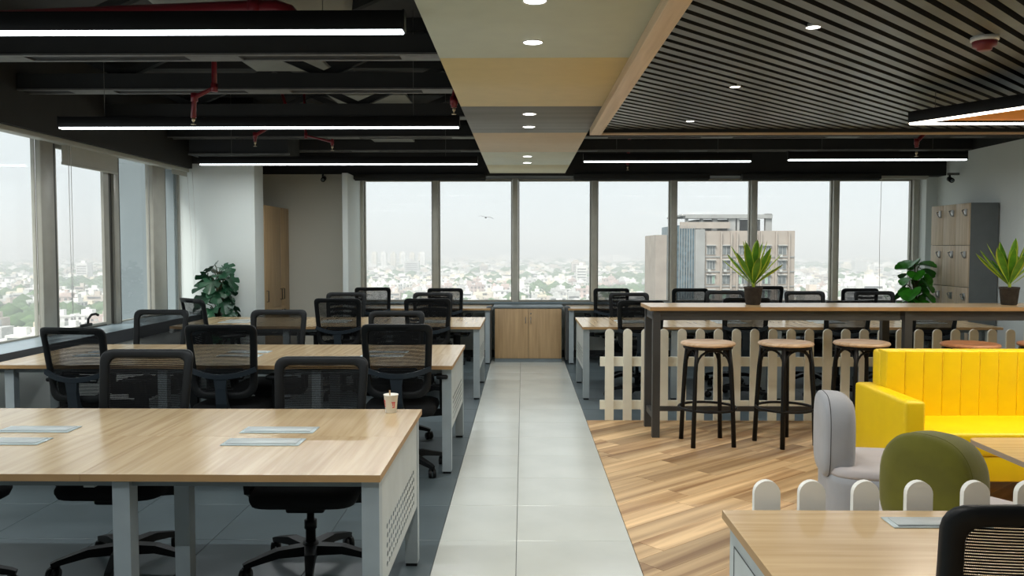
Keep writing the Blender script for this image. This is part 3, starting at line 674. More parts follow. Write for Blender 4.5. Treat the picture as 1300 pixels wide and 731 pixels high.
def bench(xe, dirx, n, y0, y1, lab, depth_split=True, mat_top='oak_y', cat='desk', flaps=True):
    """xe: outer end next to the walkway; modules run away from it in direction dirx"""
    t = thing('bench_desk', lab, 'desk', (xe, y0, 0)); D = y1 - y0; m = 1.053
    spl = [0, D / 2, D] if depth_split else [0, D]
    for k in range(n):
        a, b = sorted((dirx * k * m, dirx * (k + 1) * m))
        for j in range(len(spl) - 1):
            o = MB().box(a + .0008, b - .0008, spl[j] + .0008, spl[j + 1] - .0008, ZT - .025, ZT)
            mbm = o; me = mbm.mesh('tabletop', [mat_top, 'oak_edge'])
            for p in me.polygons: p.material_index = 0 if p.normal.z > .5 else 1
            obj('tabletop', me, None, t)
        if flaps:
            for j, yy in enumerate((D / 2 - .113, D / 2 + .113) if depth_split else (D * .35,)):
                fx = dirx * (k * m + .558)
                flap(t, fx, yy)
    # end frame
    lw = .062
    for yy in (.04, D - .04 - lw):
        a, b = sorted((dirx * .012, dirx * (.012 + lw)))
        lg = obj('leg', MB().box(a, b, yy, yy + lw, .015, ZT - .025), 'silver', t); obj('foot', MB().box(a + .004, b - .004, yy + .004, yy + lw - .004, 0, .015), 'black', lg)
    px = dirx * .014
    obj('end_panel', perf_panel(px, .04 + lw, D - .04 - lw, .30, ZT - .026), 'panel_white', t)
    obj('end_panel_lip', MB().box(min(px, px + dirx * .02), max(px, px + dirx * .02), .04 + lw, D - .04 - lw, .295, .301), 'panel_white', t)
    # intermediate legs, rails
    for k in range(1, n + 1):
        xx = dirx * (k * m - .12)
        for yy in ((.05, D / 2 - .03) if depth_split else (.05,)):
            lg = obj('leg', MB().box(xx - .031, xx + .031, yy, yy + .062, .015, ZT - .04), 'silver', t); obj('foot', MB().box(xx - .027, xx + .027, yy + .004, yy + .058, 0, .015), 'black', lg)
        obj('cross_rail', MB().box(xx - .14 * 1 - .02, xx - .14 + .02, .1, D - .1, ZT - .075, ZT - .026), 'panel_white', t)
    a, b = sorted((dirx * .08, dirx * (n * m - .02)))
    obj('long_rail', MB().box(a, b, .07, .10, ZT - .06, ZT - .026), 'grey_lam', t)
    if depth_split: obj('long_rail', MB().box(a, b, D - .10, D - .07, ZT - .06, ZT - .026), 'grey_lam', t); obj('cable_tray', MB().box(a + .1, b - .1, D / 2 + .05, D / 2 + .15, ZT - .16, ZT - .15).box(a + .1, b - .1, D / 2 + .15, D / 2 + .155, ZT - .16, ZT - .09), 'grey_lam', t)
    return t
bench(-.495, -1, 3, 2.86, 4.06, 'nearest left oak bench desk with white perforated end panel and paper cup')
bench(-.475, -1, 3, 5.58, 6.82, 'second left oak bench desk, one row behind the nearest')
bench(-.43, -1, 3, 8.40, 9.60, 'third left oak bench desk, in front of the monstera and pillar')
bench(.60, 1, 4, 8.40, 9.60, 'right oak bench desk behind the far picket fence')
bench(-.43, -1, 1, 11.02, 11.70, 'short oak window desk left of the low cupboard', False, 'oak_x', flaps=False)
bench(-1.49, -1, 1, 11.02, 11.70, 'oak window desk beside the fin wall', False, 'oak_x', flaps=False).location.x = -1.185 - .3
bench(.60, 1, 4, 11.02, 11.70, 'long oak window desk right of the low cupboard', False, 'oak_x', flaps=False)
# bottom right desk
t = thing('office_desk', 'oak desk in the bottom right corner with pale steel side and cable flap', 'desk', (.60, 1.87, 0))
me = MB().box(0, 1.4, 0, .62, ZT - .025, ZT).mesh('tabletop', ['oak_x', 'oak_edge'])
for p in me.polygons: p.material_index = 0 if p.normal.z > .5 else 1
obj('tabletop', me, None, t)
sp_ = obj('side_panel', MB().box(.02, .04, .02, .60, .05, ZT - .025), 'panel_white', t)
obj('inset_groove', MB().box(.0185, .0205, .07, .073, .12, .66).box(.0185, .0205, .07, .55, .657, .66).box(.0185, .0205, .547, .55, .12, .66), 'grey_dark', sp_)
for xx in (.02, 1.32): obj('leg', MB().box(xx + .022, xx + .07, .02, .08, 0, ZT - .025), 'silver', t); obj('leg', MB().box(xx + .022, xx + .07, .54, .598, 0, ZT - .025), 'silver', t)
obj('long_rail', MB().box(.08, 1.32, .54, .57, ZT - .065, ZT - .026), 'silver', t)
f = obj('cable_flap', MB().bbox(-.14, .14, -.045, .045, 0, .004, .0015, 1), 'flap', t, (.585, .505, ZT)); obj('flap_lid', MB().bbox(-.125, .125, -.032, .032, .004, .007, .001, 1), 'panel_white', f)
obj('flap_slot', MB().box(-.125, .125, -.041, -.036, .0035, .0046), 'grey_dark', f)

# paper cup
t = thing('paper_cup', 'small white paper cup with red print and a stirrer on the nearest desk', 'cup', (-.635, 3.98, ZT))
obj('cup_body', MB().lathe([(0, .0), (.024, 0), (.026, .003), (.034, .082), (.036, .084), (.036, .088), (.033, .088), (.025, .008), (0, .008)], 28), 'cup', t)
def cup_patch(a0, a1, z0, z1):
    mb = MB(); L = []
    for k in range(5):
        a = a0 + (a1 - a0) * k / 4; L.append([((.0263 + .008 * z / .08 + .0009) * math.cos(a), (.0263 + .008 * z / .08 + .0009) * math.sin(a), z) for z in (z0, z1)])
    mb.loops(L, closed=False, caps=False); return mb
pr = MB()
for (a, b, c, d) in ((-2.75, -2.35, .055, .062), (-2.75, -2.6, .04, .055), (-2.5, -2.38, .04, .055), (-2.7, -2.4, .030, .036), (-1.35, -.75, .050, .055), (-1.2, -1.05, .036, .050), (-.95, -.8, .032, .050), (-1.2, -.8, .026, .031)):
    q = cup_patch(a, b, c, d); pr.add(q.v, q.f)
obj('red_print', pr, 'cup_red', t)
obj('stirrer', MB().tube([(-.005, 0, .01), (-.004, -.01, .108)], .0028, sq=(1.2, .8)), 'stick', t)

# ================================================================== LOW CUPBOARD between window desks
t = thing('low_cupboard', 'low oak two-door cupboard under the window at the end of the walkway', 'cupboard', (.07, 11.26, 0))
hw = .455
obj('carcass', MB().box(-hw, hw, .02, .50, .04, .73), 'grey_lam', t); obj('plinth', MB().box(-hw, hw, .0, .5, 0, .045), 'grey_lam', t)
obj('worktop', MB().bbox(-hw - .02, hw + .02, -.01, .52, .73, .755, .003), 'grey_lam', t)
for s in (-1, 1):
    d = obj('door', MB().bbox(min(.0015 * s, (hw - .004) * s), max(.0015 * s, (hw - .004) * s), 0, .02, .05, .726, .002), 'door_oak', t)
    obj('handle', MB().tube([(s * .035, -.002, .61), (s * .035, -.025, .61), (s * .035, -.025, .53), (s * .035, -.002, .53)], .005, 6), 'chrome', d)
obj('lock', MB().tube([(.035, -.006, .66), (.035, .002, .66)], .010, 10), 'chrome', t)
for s in (-1, 1): obj('side_screen', MB().bbox(s * .53 - .035, s * .53 + .035, -.16, .1, .04, .76, .02), 'grey_dark', t)

# tall cupboard in the recess
t = thing('tall_cupboard', 'tall oak cupboard with doors built into the recess by the pillar', 'cupboard', (-3.245, 10.45, 0))
obj('carcass', MB().box(-.58, -.02, 0, 1.095, 0, 2.085), 'door_oak', t)
for (a, b) in ((0.0, .72), (.724, 1.095)):
    d = obj('door', MB().bbox(-.02, 0, a + .002, b - .002, .77, 2.083, .002), 'door_oak', t)
    hy = (b - .05) if a == 0 else (a + .05)
    obj('handle', MB().tube([(0, hy, .86), (.025, hy, .86), (.025, hy, 1.0), (0, hy, 1.0)], .006, 6), 'black', d)
    if a == 0: obj('handle', MB().tube([(0, .07, .86), (.025, .07, .86), (.025, .07, 1.0), (0, .07, 1.0)], .006, 6), 'black', d)
    for (z0, z1) in ((.05, .55), (.555, .766)):
        d = obj('drawer', MB().bbox(-.02, 0, a + .002, b - .002, z0, z1, .002), 'door_oak', t); hz = z1 - .05
        obj('handle', MB().tube([(0, hy - .05, hz), (.025, hy - .05, hz), (.025, hy + .05, hz), (0, hy + .05, hz)], .006, 6), 'black', d)

# lockers
t = thing('locker_unit', 'tall locker block of nine oak doors with grey side by the right wall', 'locker', (5.30, 10.02, 0))
obj('carcass', MB().box(.02, .35, 0, .92, 0, 2.08), 'locker_side', t)
nd = .92 / 3
for i in range(3):
    for j in range(4):
        z1 = 2.08 - j * .505; z0 = max(z1 - .505, .06)
        d = obj('door', MB().bbox(0, .02, i * nd + .0025, (i + 1) * nd - .0025, z0 + .0025, z1 - .0025, .002), 'locker_oak', t)
        hy = i * nd + .07; hz = z1 - .12
        obj('lock_handle', MB().bbox(-.012, 0, hy - .03, hy + .03, hz - .035, hz + .05, .004).tube([(-.012, hy + .035, hz + .04), (-.035, hy + .03, hz + .03), (-.035, hy - .02, hz - .02), (-.012, hy - .035, hz - .03)], .006, 6), 'chrome', d)

# ================================================================== PICKET FENCES
def picket(h, w=.078, th=.02):
    pts = [(-w / 2, 0), (w / 2, 0)]; r = w / 2
    pts += [(r * math.cos(a * PI / 12), h - r + r * math.sin(a * PI / 12)) for a in range(13)]
    mb = MB(); n = len(pts); L = [[(p[0], -th / 2, p[1]) for p in pts], [(p[0], th / 2, p[1]) for p in pts]]; mb.loops(L, smooth=False); return mb
t = thing('picket_fence', 'long cream picket fence standing behind the bar table', 'fence', (.69, 7.44, 0))
pm = picket(.82).mesh('picket', 'fence_far')
obj('rail', MB().box(0, 4.95, .0, .022, .483, .567), 'fence_far', t); obj('rail', MB().box(0, 4.95, .0, .022, .095, .175), 'fence_far', t)
for k in range(31): obj('picket', pm, None, t, (.082 + .1612 * k, -.011, 0))
t = thing('picket_fence', 'white picket fence behind the bottom right desk', 'fence', (.66, 2.55, 0))
pm = picket(.82, .08, .022).mesh('picket', 'fence_near')
obj('rail', MB().box(0, 2.6, -.03, -.011, .483, .567), 'fence_near', t); obj('rail', MB().box(0, 2.6, -.03, -.011, .095, .175), 'fence_near', t)
for xx in [.09, .228, .392, .555, .728] + [.728 + .163 * k for k in range(1, 12)]: obj('picket', pm, None, t, (xx, 0, 0))

# ================================================================== BAR TABLES
def bar_table(x, w, lab, legs):
    t = thing('bar_table', lab, 'table', (x, 6.70, 0)); D = .54
    me = MB().box(0.001, w - .001, 0, D, 1.035, 1.065).mesh('tabletop', ['oak_x', 'oak_edge'])
    for p in me.polygons: p.material_index = 0 if p.normal.z > .5 else 1
    obj('tabletop', me, None, t)
    for xx in legs:
        for yy in (.03, D - .09): obj('leg', MB().box(xx, xx + .06, yy, yy + .06, 0, 1.035), 'grey_dark', t)
        obj('side_rail', MB().box(xx + .01, xx + .05, .09, D - .09, .955, 1.035).box(xx + .01, xx + .05, .09, D - .09, .14, .19), 'grey_dark', t)
    obj('apron', MB().box(.03, w - .03, .05, .075, .955, 1.035).box(.03, w - .03, D - .075, D - .05, .955, 1.035), 'grey_dark', t)
    obj('foot_rail', MB().box(legs[0] + .05, w - .03, D - .085, D - .055, .135, .175), 'grey_dark', t)
    return t
bar_table(1.02, 2.05, 'high bar table with oak top and dark steel legs, left of the two', [.03])
bar_table(3.07, 2.05, 'high bar table continuing to the right behind the sofa', [.0, 1.96])

def stool(x, y, rz, lab, m='stool_wood'):
    t = thing('bar_stool', lab, 'stool', (x, y, 0), rz, 'bar stools along the bar table')
    s = obj('seat', MB().lathe([(0, .775), (.17, .772), (.205, .778), (.213, .788), (.208, .80), (.19, .806), (.15, .798), (.0, .792)], 36), m, t)
    obj('seat_ring', MB().ring((0, 0, .762), .182, .012), 'black_metal', t)
    for k in range(4):
        a = PI / 4 + k * PI / 2; d = Vector((math.cos(a), math.sin(a), 0)); up = Vector((0, 0, 1))
        obj('leg', MB().tube([d * .228, d * .215 + up * .30, d * .20 + up * .60, d * .182 + up * .765], [.019, .018, .016, .014], 8), 'black_metal', t)
        a2 = a + PI / 2; d2 = Vector((math.cos(a2), math.sin(a2), 0))
        pts = []
        for q in range(13):
            s_ = q / 12; th = PI * s_
            w_ = d.lerp(d2, .5 - .5 * math.cos(th)); z = .56 + .185 * math.sin(th) ** .6
            pts.append(w_ * .188 + up * z)
        pts = [d * .206 + up * .33] + pts + [d2 * .206 + up * .33]
        obj('bent_brace', MB().tube(pts, .009, 6), 'black_metal', t)
    obj('foot_ring', MB().ring((0, 0, .285), .222, .011), 'black_metal', t)
    return t
stool(1.455, 6.56, .10, 'bar stool nearest the walkway, left end of the bar table')
stool(2.065, 6.56, .42, 'second bar stool from the left, in front of the fence')
stool(2.665, 6.58, .2, 'third bar stool, just left of the yellow sofa back')
stool(3.46, 6.48, .3, 'bar stool with reddish seat rising behind the yellow sofa', 'stool_wood_red')
stool(4.07, 6.50, .1, 'reddish bar stool cut by the right picture edge', 'stool_wood_red')

# ================================================================== SOFA
t = thing('sofa', 'bright yellow leatherette sofa with channelled back', 'sofa', (2.27, 4.95, 0))
SWD = 1.95
obj('arm', MB().bbox(0, .125, 0, .76, .10, .625, .022, 3), 'yellow', t); obj('arm', MB().bbox(SWD - .125, SWD, 0, .76, .10, .625, .022, 3), 'yellow', t)
obj('seat_cushion', MB().bbox(.127, SWD - .127, .0, .60, .295, .435, .02, 3), 'yellow', t)
obj('base', MB().bbox(.127, SWD - .127, .012, .72, .14, .293, .01, 2), 'yellow', t)
obj('back_core', MB().bbox(.115, SWD - .115, .63, .76, .30, .852, .02, 2), 'yellow', t)
n_ch = 14; cw = (SWD - .24) / n_ch
for k in range(n_ch):
    a = .12 + k * cw
    obj('back_channel', MB().bbox(a + .0002, a + cw - .0002, .54, .68, .40, .862, .009, 3), 'yellow', t)
for xx in (.04, SWD - .09):
    for yy in (.05, .66): obj('foot', MB().box(xx, xx + .05, yy, yy + .05, 0, .10), 'black', t)

# ================================================================== LOUNGE CHAIRS
def pad_chair(name, lab, loc, rz, m_back, m_base, m_top, pw_=.44, ph=.43, th=1.0, ex=.62):
    """faces local +Y, back pad at -Y"""
    t = thing(name, lab, 'chair', loc, rz)
    # seat body: D-shaped block
    def dl(k, z):
        c = [(-.28, -.27), (.28, -.27), (.30, .30), (-.30, .30)]
        return [(p.x * k, p.y * k, z) for p in rounded(c, [.14, .14, .20, .20], 7)]
    obj('seat_body', MB().loops([dl(.95, 0.02), dl(.985, .04), dl(1.0, .2), dl(1.0, .35), dl(.985, .385)], smooth=True), m_base, t)
    obj('seat_top', MB().loops([dl(.985, .386), dl(.99, .40), dl(.965, .42), dl(.9, .43)]), m_top, t)
    obj('glide', MB().lathe([(.0, 0), (.18, 0), (.18, .02), (0, .02)], 20), 'black', t)
    # pad: superellipse outline in XZ, rounded thickness in Y
    def pl_(k, y):
        out = []
        for q in range(40):
            a = 2 * PI * q / 40; cx_, sz = math.cos(a), math.sin(a); e = ex
            x = (pw_ / 2) * (abs(cx_) ** e) * (1 if cx_ > 0 else -1); z = (ph / 2) * (abs(sz) ** (e if sz > 0 else .5)) * (1 if sz > 0 else -1)
            out.append((x * k, y, .345 + ph / 2 + z * (1 - (1 - k) * .8)))
        return out
    y0 = -.29; pl0 = pl_; pl_ = lambda k, y: pl0(k, y0 + (y - y0) * th)
    pad = obj('back_pad', MB().loops([pl_(.6, y0 - .014), pl_(.9, y0 - .004), pl_(.98, y0 + .012), pl_(1.0, y0 + .035), pl_(1.0, y0 + .09), pl_(.98, y0 + .14), pl_(.92, y0 + .175), pl_(.80, y0 + .20), pl_(.5, y0 + .216)]), m_back, t)
    for yy in (y0 + .030,): obj('piping', MB().loops([[(p[0], p[1] + dy, p[2]) for p in pl_(1.0 + dk, yy)] for dy, dk in ((-.002, -.003), (0, .006), (.002, -.003), (0, -.02))], wrap=True), 'seam' if m_back == 'grey_fab' else m_back, pad)
    return t
pad_chair('lounge_chair', 'pale grey upholstered lounge chair with rounded back pad, beside the yellow sofa arm', (1.86, 4.36, 0), math.radians(-101), 'grey_fab', 'grey_fab', 'seat_fab', .44, .43, .74)
pad_chair('lounge_chair', 'low lounge chair with moss green rounded back pad, behind the white picket fence', (1.865, 3.54, 0), math.radians(-57), 'green_fab', 'grey_fab', 'seat_fab', .40, .43, 1.0, .80)
# coffee table
t = thing('coffee_table', 'low wooden table with rounded corners in front of the sofa, cut by the right edge', 'table', (2.42, 3.80, 0))
pts = [(p.x, p.y) for p in rounded([(0, 0), (.75, 0), (.75, .75), (0, .75)], [.07] * 4, 6)]
me = MB().prism(pts, .475, .502, smooth=False).mesh('tabletop', ['oak_x', 'beige'])
for p in me.polygons: p.material_index = 0 if p.center.z > .5019 else 1
obj('tabletop', me, None, t); obj('pedestal', MB().lathe([(.03, .02), (.03, .475)], 16, (.375, .375)), 'grey_dark', t); obj('base_plate', MB().lathe([(0, 0), (.22, 0), (.22, .015), (.04, .025), (0, .025)], 28, (.375, .375)), 'grey_dark', t)

# ================================================================== PLANTS
def sword_leaf(L, w, bend):
    """leaf grows along +Z leaning to +X, yellow margin"""
    mb = MB(); n = 9; rows = []
    for i in range(n + 1):
        s = i / n; ww = w * (max(.01, math.sin(PI * min(1, (s * .95 + .03) ** 1.35))) ** .85) * .5 * (1 if s < .96 else .3)
        if i == n: ww = .001
        x = bend * s * s; z = L * s * (1 - .18 * bend * s)
        rows.append([(x + .25 * ww, -ww, z), (x + .02 * ww, -ww * .72, z), (x, 0, z), (x + .02 * ww, ww * .72, z), (x + .25 * ww, ww, z)])
    vs = [p for r in rows for p in r]
    for i in range(n):
        for j in range(4): pass
    mb.v = vs
    for i in range(n):
        for j in range(4):
            a = i * 5 + j; mb.f.append((a, a + 1, a + 6, a + 5)); mb.mi.append(1 if j in (0, 3) else 0); mb.sm.append(True)
    return mb
def sword_plant(loc, lab, seed, n=20):
    t = thing('potted_plant', lab, 'plant', loc); rr = random.Random(seed)
    obj('pot', MB().lathe([(0, 0), (.055, 0), (.062, .01), (.074, .13), (.078, .135), (.078, .15), (.07, .15), (.066, .12), (0, .12)], 24), 'pot', t)
    obj('soil', MB().lathe([(0, .13), (.067, .13), (.067, .122), (0, .122)], 20), 'pot', t)
    obj('stem', MB().tube([(0, 0, .12), (.003, 0, .22)], [.012, .014], 8), 'leaf_edge', t)
    for k in range(n):
        a = 2 * PI * k * .382 + rr.uniform(-.2, .2); lean = .06 + .80 * (k / (n - 1)) + rr.uniform(-.05, .05)
        o = obj('leaf', sword_leaf(rr.uniform(.33, .39), rr.uniform(.062, .078), rr.uniform(.01, .05)), ['leaf_a', 'leaf_edge'], t, (0, 0, .15 + .05 * (1 - k / n)))
        o.rotation_euler = (0, lean, a); 
    return t
sword_plant((1.93, 7.02, 1.065), 'potted plant with yellow-edged sword leaves in the middle of the bar table', 2)
sword_plant((4.05, 7.0, 1.065), 'potted plant with yellow-edged leaves on the bar table, near the right edge', 9)

def notched_leaf(R, notch=.35, seed=0, nn=44, k=5):
    rr = random.Random(seed); mb = MB(); vs = [(0, 0, 0)]; 
    for i in range(nn):
        a = -PI + 2 * PI * (i + .5) / nn; r = R * (.80 + .25 * math.cos(a) - .12 * math.cos(2 * a))
        if abs(a) > 2.7: r *= .45
        ph = abs(a) * k; cut = max(0, math.cos(ph * 1.6)) ** 3
        if .35 < abs(a) < 2.5: r *= 1 - notch * cut
        x, y = r * math.cos(a) + R * .25, r * math.sin(a) * .92
        vs.append((x, y, -.35 * (x * x) / R * .6 + .30 * abs(y)))
    vs[0] = (R * .2, 0, 0)
    mb.add(vs, [(0, 1 + i, 1 + (i + 1) % nn) for i in range(nn)], 0, True); return mb
def monstera(loc, lab, hgt, leaves, m, rad, R, seed, notch, pot_r=.16):
    t = thing('floor_plant', lab, 'plant', loc); rr = random.Random(seed)
    obj('pot', MB().lathe([(0, 0), (pot_r * .75, 0), (pot_r, .28), (pot_r * 1.03, .30), (pot_r * .92, .30), (pot_r * .9, .26), (0, .26)], 28), 'white_pl', t)
    obj('moss_pole', MB().tube([(0, 0, .25), (0.01, 0, hgt * .86)], .022, 8), 'stem', t)
    for i in range(leaves):
        s = (i + .5) / leaves; a = i * 2.4 + rr.uniform(-.3, .3); z = .45 + (hgt - .50) * s; rx = rad * (1.0 - .35 * s) * rr.uniform(.75, 1.1)
        if s > .9: rx *= .5
        d = Vector((math.cos(a), math.sin(a), 0)); p = d * rx * .55 + Vector((0, 0, z))
        lf = obj('leaf', notched_leaf(R * rr.uniform(.8, 1.15), notch, i), m, t, p)
        lf.rotation_euler = Matrix.Rotation(a, 4, 'Z').to_euler(); tilt = rr.uniform(.25, .95) if s < .85 else rr.uniform(-.1, .4)
        lf.rotation_euler = (Matrix.Rotation(a, 4, 'Z') @ Matrix.Rotation(tilt, 4, 'Y') @ Matrix.Rotation(rr.uniform(-.5, .5), 4, 'X')).to_euler()
        obj('leaf_stalk', MB().tube([(0, 0, max(.28, z - .22)), d * rx * .3 + Vector((0, 0, z - .03)), p], .006, 5), 'stem', t)
    return t
monstera((-3.62, 9.86, 0), 'dark green monstera with split leaves in front of the pillar wall', 1.40, 36, 'leaf_m', .33, .145, 4, .55)
monstera((5.02, 10.75, 0), 'bright green broad-leaved plant beside the lockers at the window', 1.44, 34, 'leaf_b', .28, .145, 11, .08)

# ================================================================== OUTSIDE: tower, city, haze, bird
GZ = -46.0
M['t_beige'] = mat('tower_beige_render', (0.32, 0.275, 0.235), 0.85, var=0.12, scale=.4)
M['t_grey'] = mat('tower_grey_concrete', (0.26, 0.26, 0.25), 0.85, var=0.15, scale=.4)
M['t_glass'] = mat('tower_blue_glass', (0.07, 0.11, 0.13), 0.35, var=0.5, scale=1.2)
M['t_win'] = mat('tower_window_glass', (0.12, 0.13, 0.13), 0.3, var=0.4, scale=.6)
M['t_winp'] = mat('tower_green_pane', (0.30, 0.42, 0.34), 0.3, var=0.4, scale=.6)
M['t_frame'] = mat('tower_window_frame', (0.42, 0.42, 0.40), 0.6)
TY = 150.0; k1 = TY / 1060.0
def TX(px): return (px - 664) * k1
def TZ(py): return H + (316 - py) * k1
t = thing('tower_block', 'beige concrete tower block with blue glass flank beyond the window', 'building', (TX(925), TY, GZ)); ox, oz = TX(925), GZ
def tb(name, x0, x1, y0, y1, z0, z1, m_, parent=None): return obj(name, MB().box(TX(x0) - ox, TX(x1) - ox, y0, y1, z0 - oz, z1 - oz), m_, parent or t)
tb('main_block', 892, 1007, 0, 18, GZ, TZ(293), 't_beige'); tb('grey_pier', 881, 893, -.6, 17, GZ, TZ(291), 't_grey')
gl = tb('glass_flank', 858, 881, -.2, 16, GZ, TZ(286), 't_glass')
for q in range(8): obj('glazing_bar', MB().box(TX(858 + q * 3.2) - ox - .05, TX(858 + q * 3.2) - ox + .05, -.35, -.2, 0, TZ(286) - oz), 't_grey', gl)
tb('rear_wing', 843, 860, 10, 24, GZ, TZ(297), 't_beige')
for (a, b, c, d) in ((871, 874, 276, 293), (890, 893, 276, 293), (905, 911, 276, 293), (925, 934, 276, 293), (936, 939, 274, 294), (952, 956, 274, 293), (972, 980, 271, 293)): tb('roof_post', a, b, 1, 2, TZ(d), TZ(c), 't_grey')
tb('roof_beam', 870, 980, .6, 3, TZ(277), TZ(272.5), 't_grey'); tb('roof_room', 893, 977, 7, 15, TZ(293), TZ(277), 't_grey'); tb('parapet', 862, 925, -.3, .1, TZ(290), TZ(282), 't_beige')
tb('roof_slab', 865, 980, 1, 16, TZ(274), TZ(272), 't_grey')
for xx in (913, 925.5, 933, 957, 963, 982, 998): tb('facade_rib', xx, xx + 2.0, -.5, 0, GZ, TZ(294), 't_beige')
rt = random.Random(8)
for j in range(8):
    py = 312 + j * 18.6
    tb('floor_band', 892, 1007, -.15, 0, TZ(py + 14.5), TZ(py + 13), 't_grey')
    for i, (a, b) in enumerate(((896, 907), (916, 926), (936.5, 948), (966, 977), (986, 996.5))):
        w = tb('window', a, b, -.12, .05, TZ(py + 11), TZ(py), 't_frame'); cols = 2 if b - a < 11 else 3
        for c_ in range(cols):
            x0 = a + .6 + c_ * (b - a - .6) / cols; x1 = x0 + (b - a - .6) / cols - .6
            obj('pane', MB().box(TX(x0) - ox, TX(x1) - ox, -.16, -.1, TZ(py + 10.4) - oz, TZ(py + .6) - oz), 't_winp' if (rt.random() < .3 and j >= 2) else 't_win', w)
        tb('window_hood', a - .6, b + .6, -.5, 0, TZ(py - .4), TZ(py - 1.3), 't_frame')
        if rt.random() < .35: tb('air_conditioner', a + 1, a + 4.5, -.7, -.1, TZ(py + 14), TZ(py + 11.2), 't_frame')

# ground and city
M['ground'] = mat('city_ground', (0.20, 0.21, 0.17), 0.95, var=0.35, scale=.02)
M['tree'] = mat('city_tree_foliage', (0.075, 0.13, 0.045), 0.95, var=0.4, scale=.15)
wallc = [('white', (.74, .73, .69)), ('cream', (.68, .62, .50)), ('tan', (.52, .46, .40)), ('grey', (.50, .50, .48)), ('pink', (.55, .44, .40)), ('pale', (.78, .77, .75))]
for n_, c_ in wallc: M['h_' + n_] = mat('house_wall_' + n_, c_, 0.9, var=0.15, scale=.3)
M['h_win'] = mat('house_window_dark', (.10, .10, .10), 0.5)
tag(obj('city_ground', MB().box(-7000, 7000, 60, 9000, GZ - 2, GZ), 'ground'), 'flat hazy ground under the city outside the windows', 'ground')
struct(bpy.data.objects['city_ground'])
def house_mb(w, d, h, rr, windows=True):
    mb = MB().box(-w / 2, w / 2, -d / 2, d / 2, 0, h)
    mb.box(-w / 2 - .3, w / 2 + .3, -d / 2 - .3, -d / 2, h - .2, h + .9)
    mb.box(-w / 2 - .3, -w / 2, -d / 2, d / 2, h - .2, h + .9)
    x = rr.uniform(-w * .2, w * .2); mb.box(x - w * .22, x + w * .22, -d * .1, d * .35, h, h + rr.uniform(2.4, 3.6))
    mb.box(x - 1, x + 1, 0, 1.6, h + 3, h + 4.6)
    if rr.random() < .6: mb.box(-w * .5, w * .1, -d / 2 - 3, -d / 2, 0, h * .55)
    if windows:
        for fl in range(int(h // 3.2)):
            nx = max(2, int(w // 3.6))
            for i in range(nx):
                cx = -w / 2 + (i + .5) * w / nx; mb.box(cx - .8, cx + .8, -d / 2 - .08, -d / 2 + .02, fl * 3.2 + 1.0, fl * 3.2 + 2.5, 1)
            for i in range(max(2, int(d // 4))):
                cy = -d / 2 + (i + .5) * d / max(2, int(d // 4)); mb.box(w / 2 - .02, w / 2 + .08, cy - .8, cy + .8, fl * 3.2 + 1, fl * 3.2 + 2.5, 1)
        mb.box(-w / 2 - 1.0, w / 2 * .3, -d / 2 - 1.2, -d / 2, 3.1, 3.4)
    return mb
rc = random.Random(21)
htypes = []
for i in range(16): htypes.append(house_mb(rc.uniform(8, 17), rc.uniform(8, 13), rc.choice([6.6, 7.5, 9.8, 9.8, 13]), rc).mesh('house', ['h_' + wallc[[0, 5, 1, 0, 3, 2, 5, 4][i % 8]][0], 'h_win']))
lots = []; y = 210.0
while y < 6200:
    cell = max(17.0, y * .020); x = -.95 * y
    while x < .75 * y:
        lots.append((x + rc.uniform(-.25, .25) * cell, y + rc.uniform(-.3, .3) * cell, cell)); x += cell * rc.uniform(.95, 1.25)
    y += cell * 1.0
def patch(x, y): return math.sin(x * .0121 + 1.3 * math.sin(y * .0083)) + math.sin(y * .0171 + x * .004) + .6 * math.sin(x * .043 + y * .031)
near, farl, trees = [], [], []
for (x, y, c_) in lots:
    if abs(x - TX(925)) < 30 and abs(y - 160) < 60: continue
    if patch(x, y) > 1.1 or rc.random() < .13: trees.append((x, y, c_)); continue
    trees.append((x + c_ * .5, y + rc.uniform(-.5, .5) * c_, c_ * .36))
    q = x / y; vis = (-.64 < q < -.49 and y > 400) or (-.20 < q < .47 and y > 690)
    (near if vis and y < 1500 else farl).append((x, y, c_))
near.sort(key=lambda p: p[1] if p[0] / p[1] < -.4 else p[1] * .62)
farl += near[300:]; near = near[:300]
for (x, y, c_) in near:
    me = rc.choice(htypes); o = bpy.data.objects.new('house', me); C.objects.link(o); s = rc.uniform(.85, 1.2)
    o.location = (x, y, GZ); o.rotation_euler = (0, 0, rc.choice([0, 0, PI / 2 * 0, .25, -.3, .5])); o.scale = (s, s, rc.uniform(.8, 1.15))
    sd = 'left windows' if x / y < -.4 else ('back windows left of the tower' if x / y < .2 else 'back windows right of the tower')
    cn = me.materials[0].name.split('_')[-1].split('.')[0]
    tag(o, 'low flat-roofed %s city house far below, behind the %s' % (cn, sd), 'building', '%s city houses seen through the %s' % (cn, sd))
mb = MB()
for idx, (x, y, c_) in enumerate(farl):
    w = c_ * rc.uniform(.45, .9); d = c_ * rc.uniform(.4, .7); h = rc.choice([6, 7, 9, 10, 13]) * (1 if y < 2500 else 1.25)
    if rc.random() < .02: h *= 2.2
    mi = idx % 5
    mb.box(x - w / 2, x + w / 2, y - d / 2, y + d / 2, GZ, GZ + h, mi)
    q = rc.uniform(-.2, .2) * w; mb.box(x + q - w * .18, x + q + w * .18, y - d * .1, y + d * .3, GZ + h, GZ + h + 3, mi)
    if y < 1400:
        for k in range(int(h // 3.2)): mb.box(x - w * .42, x + w * .42, y - d / 2 - .1, y - d / 2, GZ + 1 + 3.2 * k, GZ + 2.4 + 3.2 * k, 5)
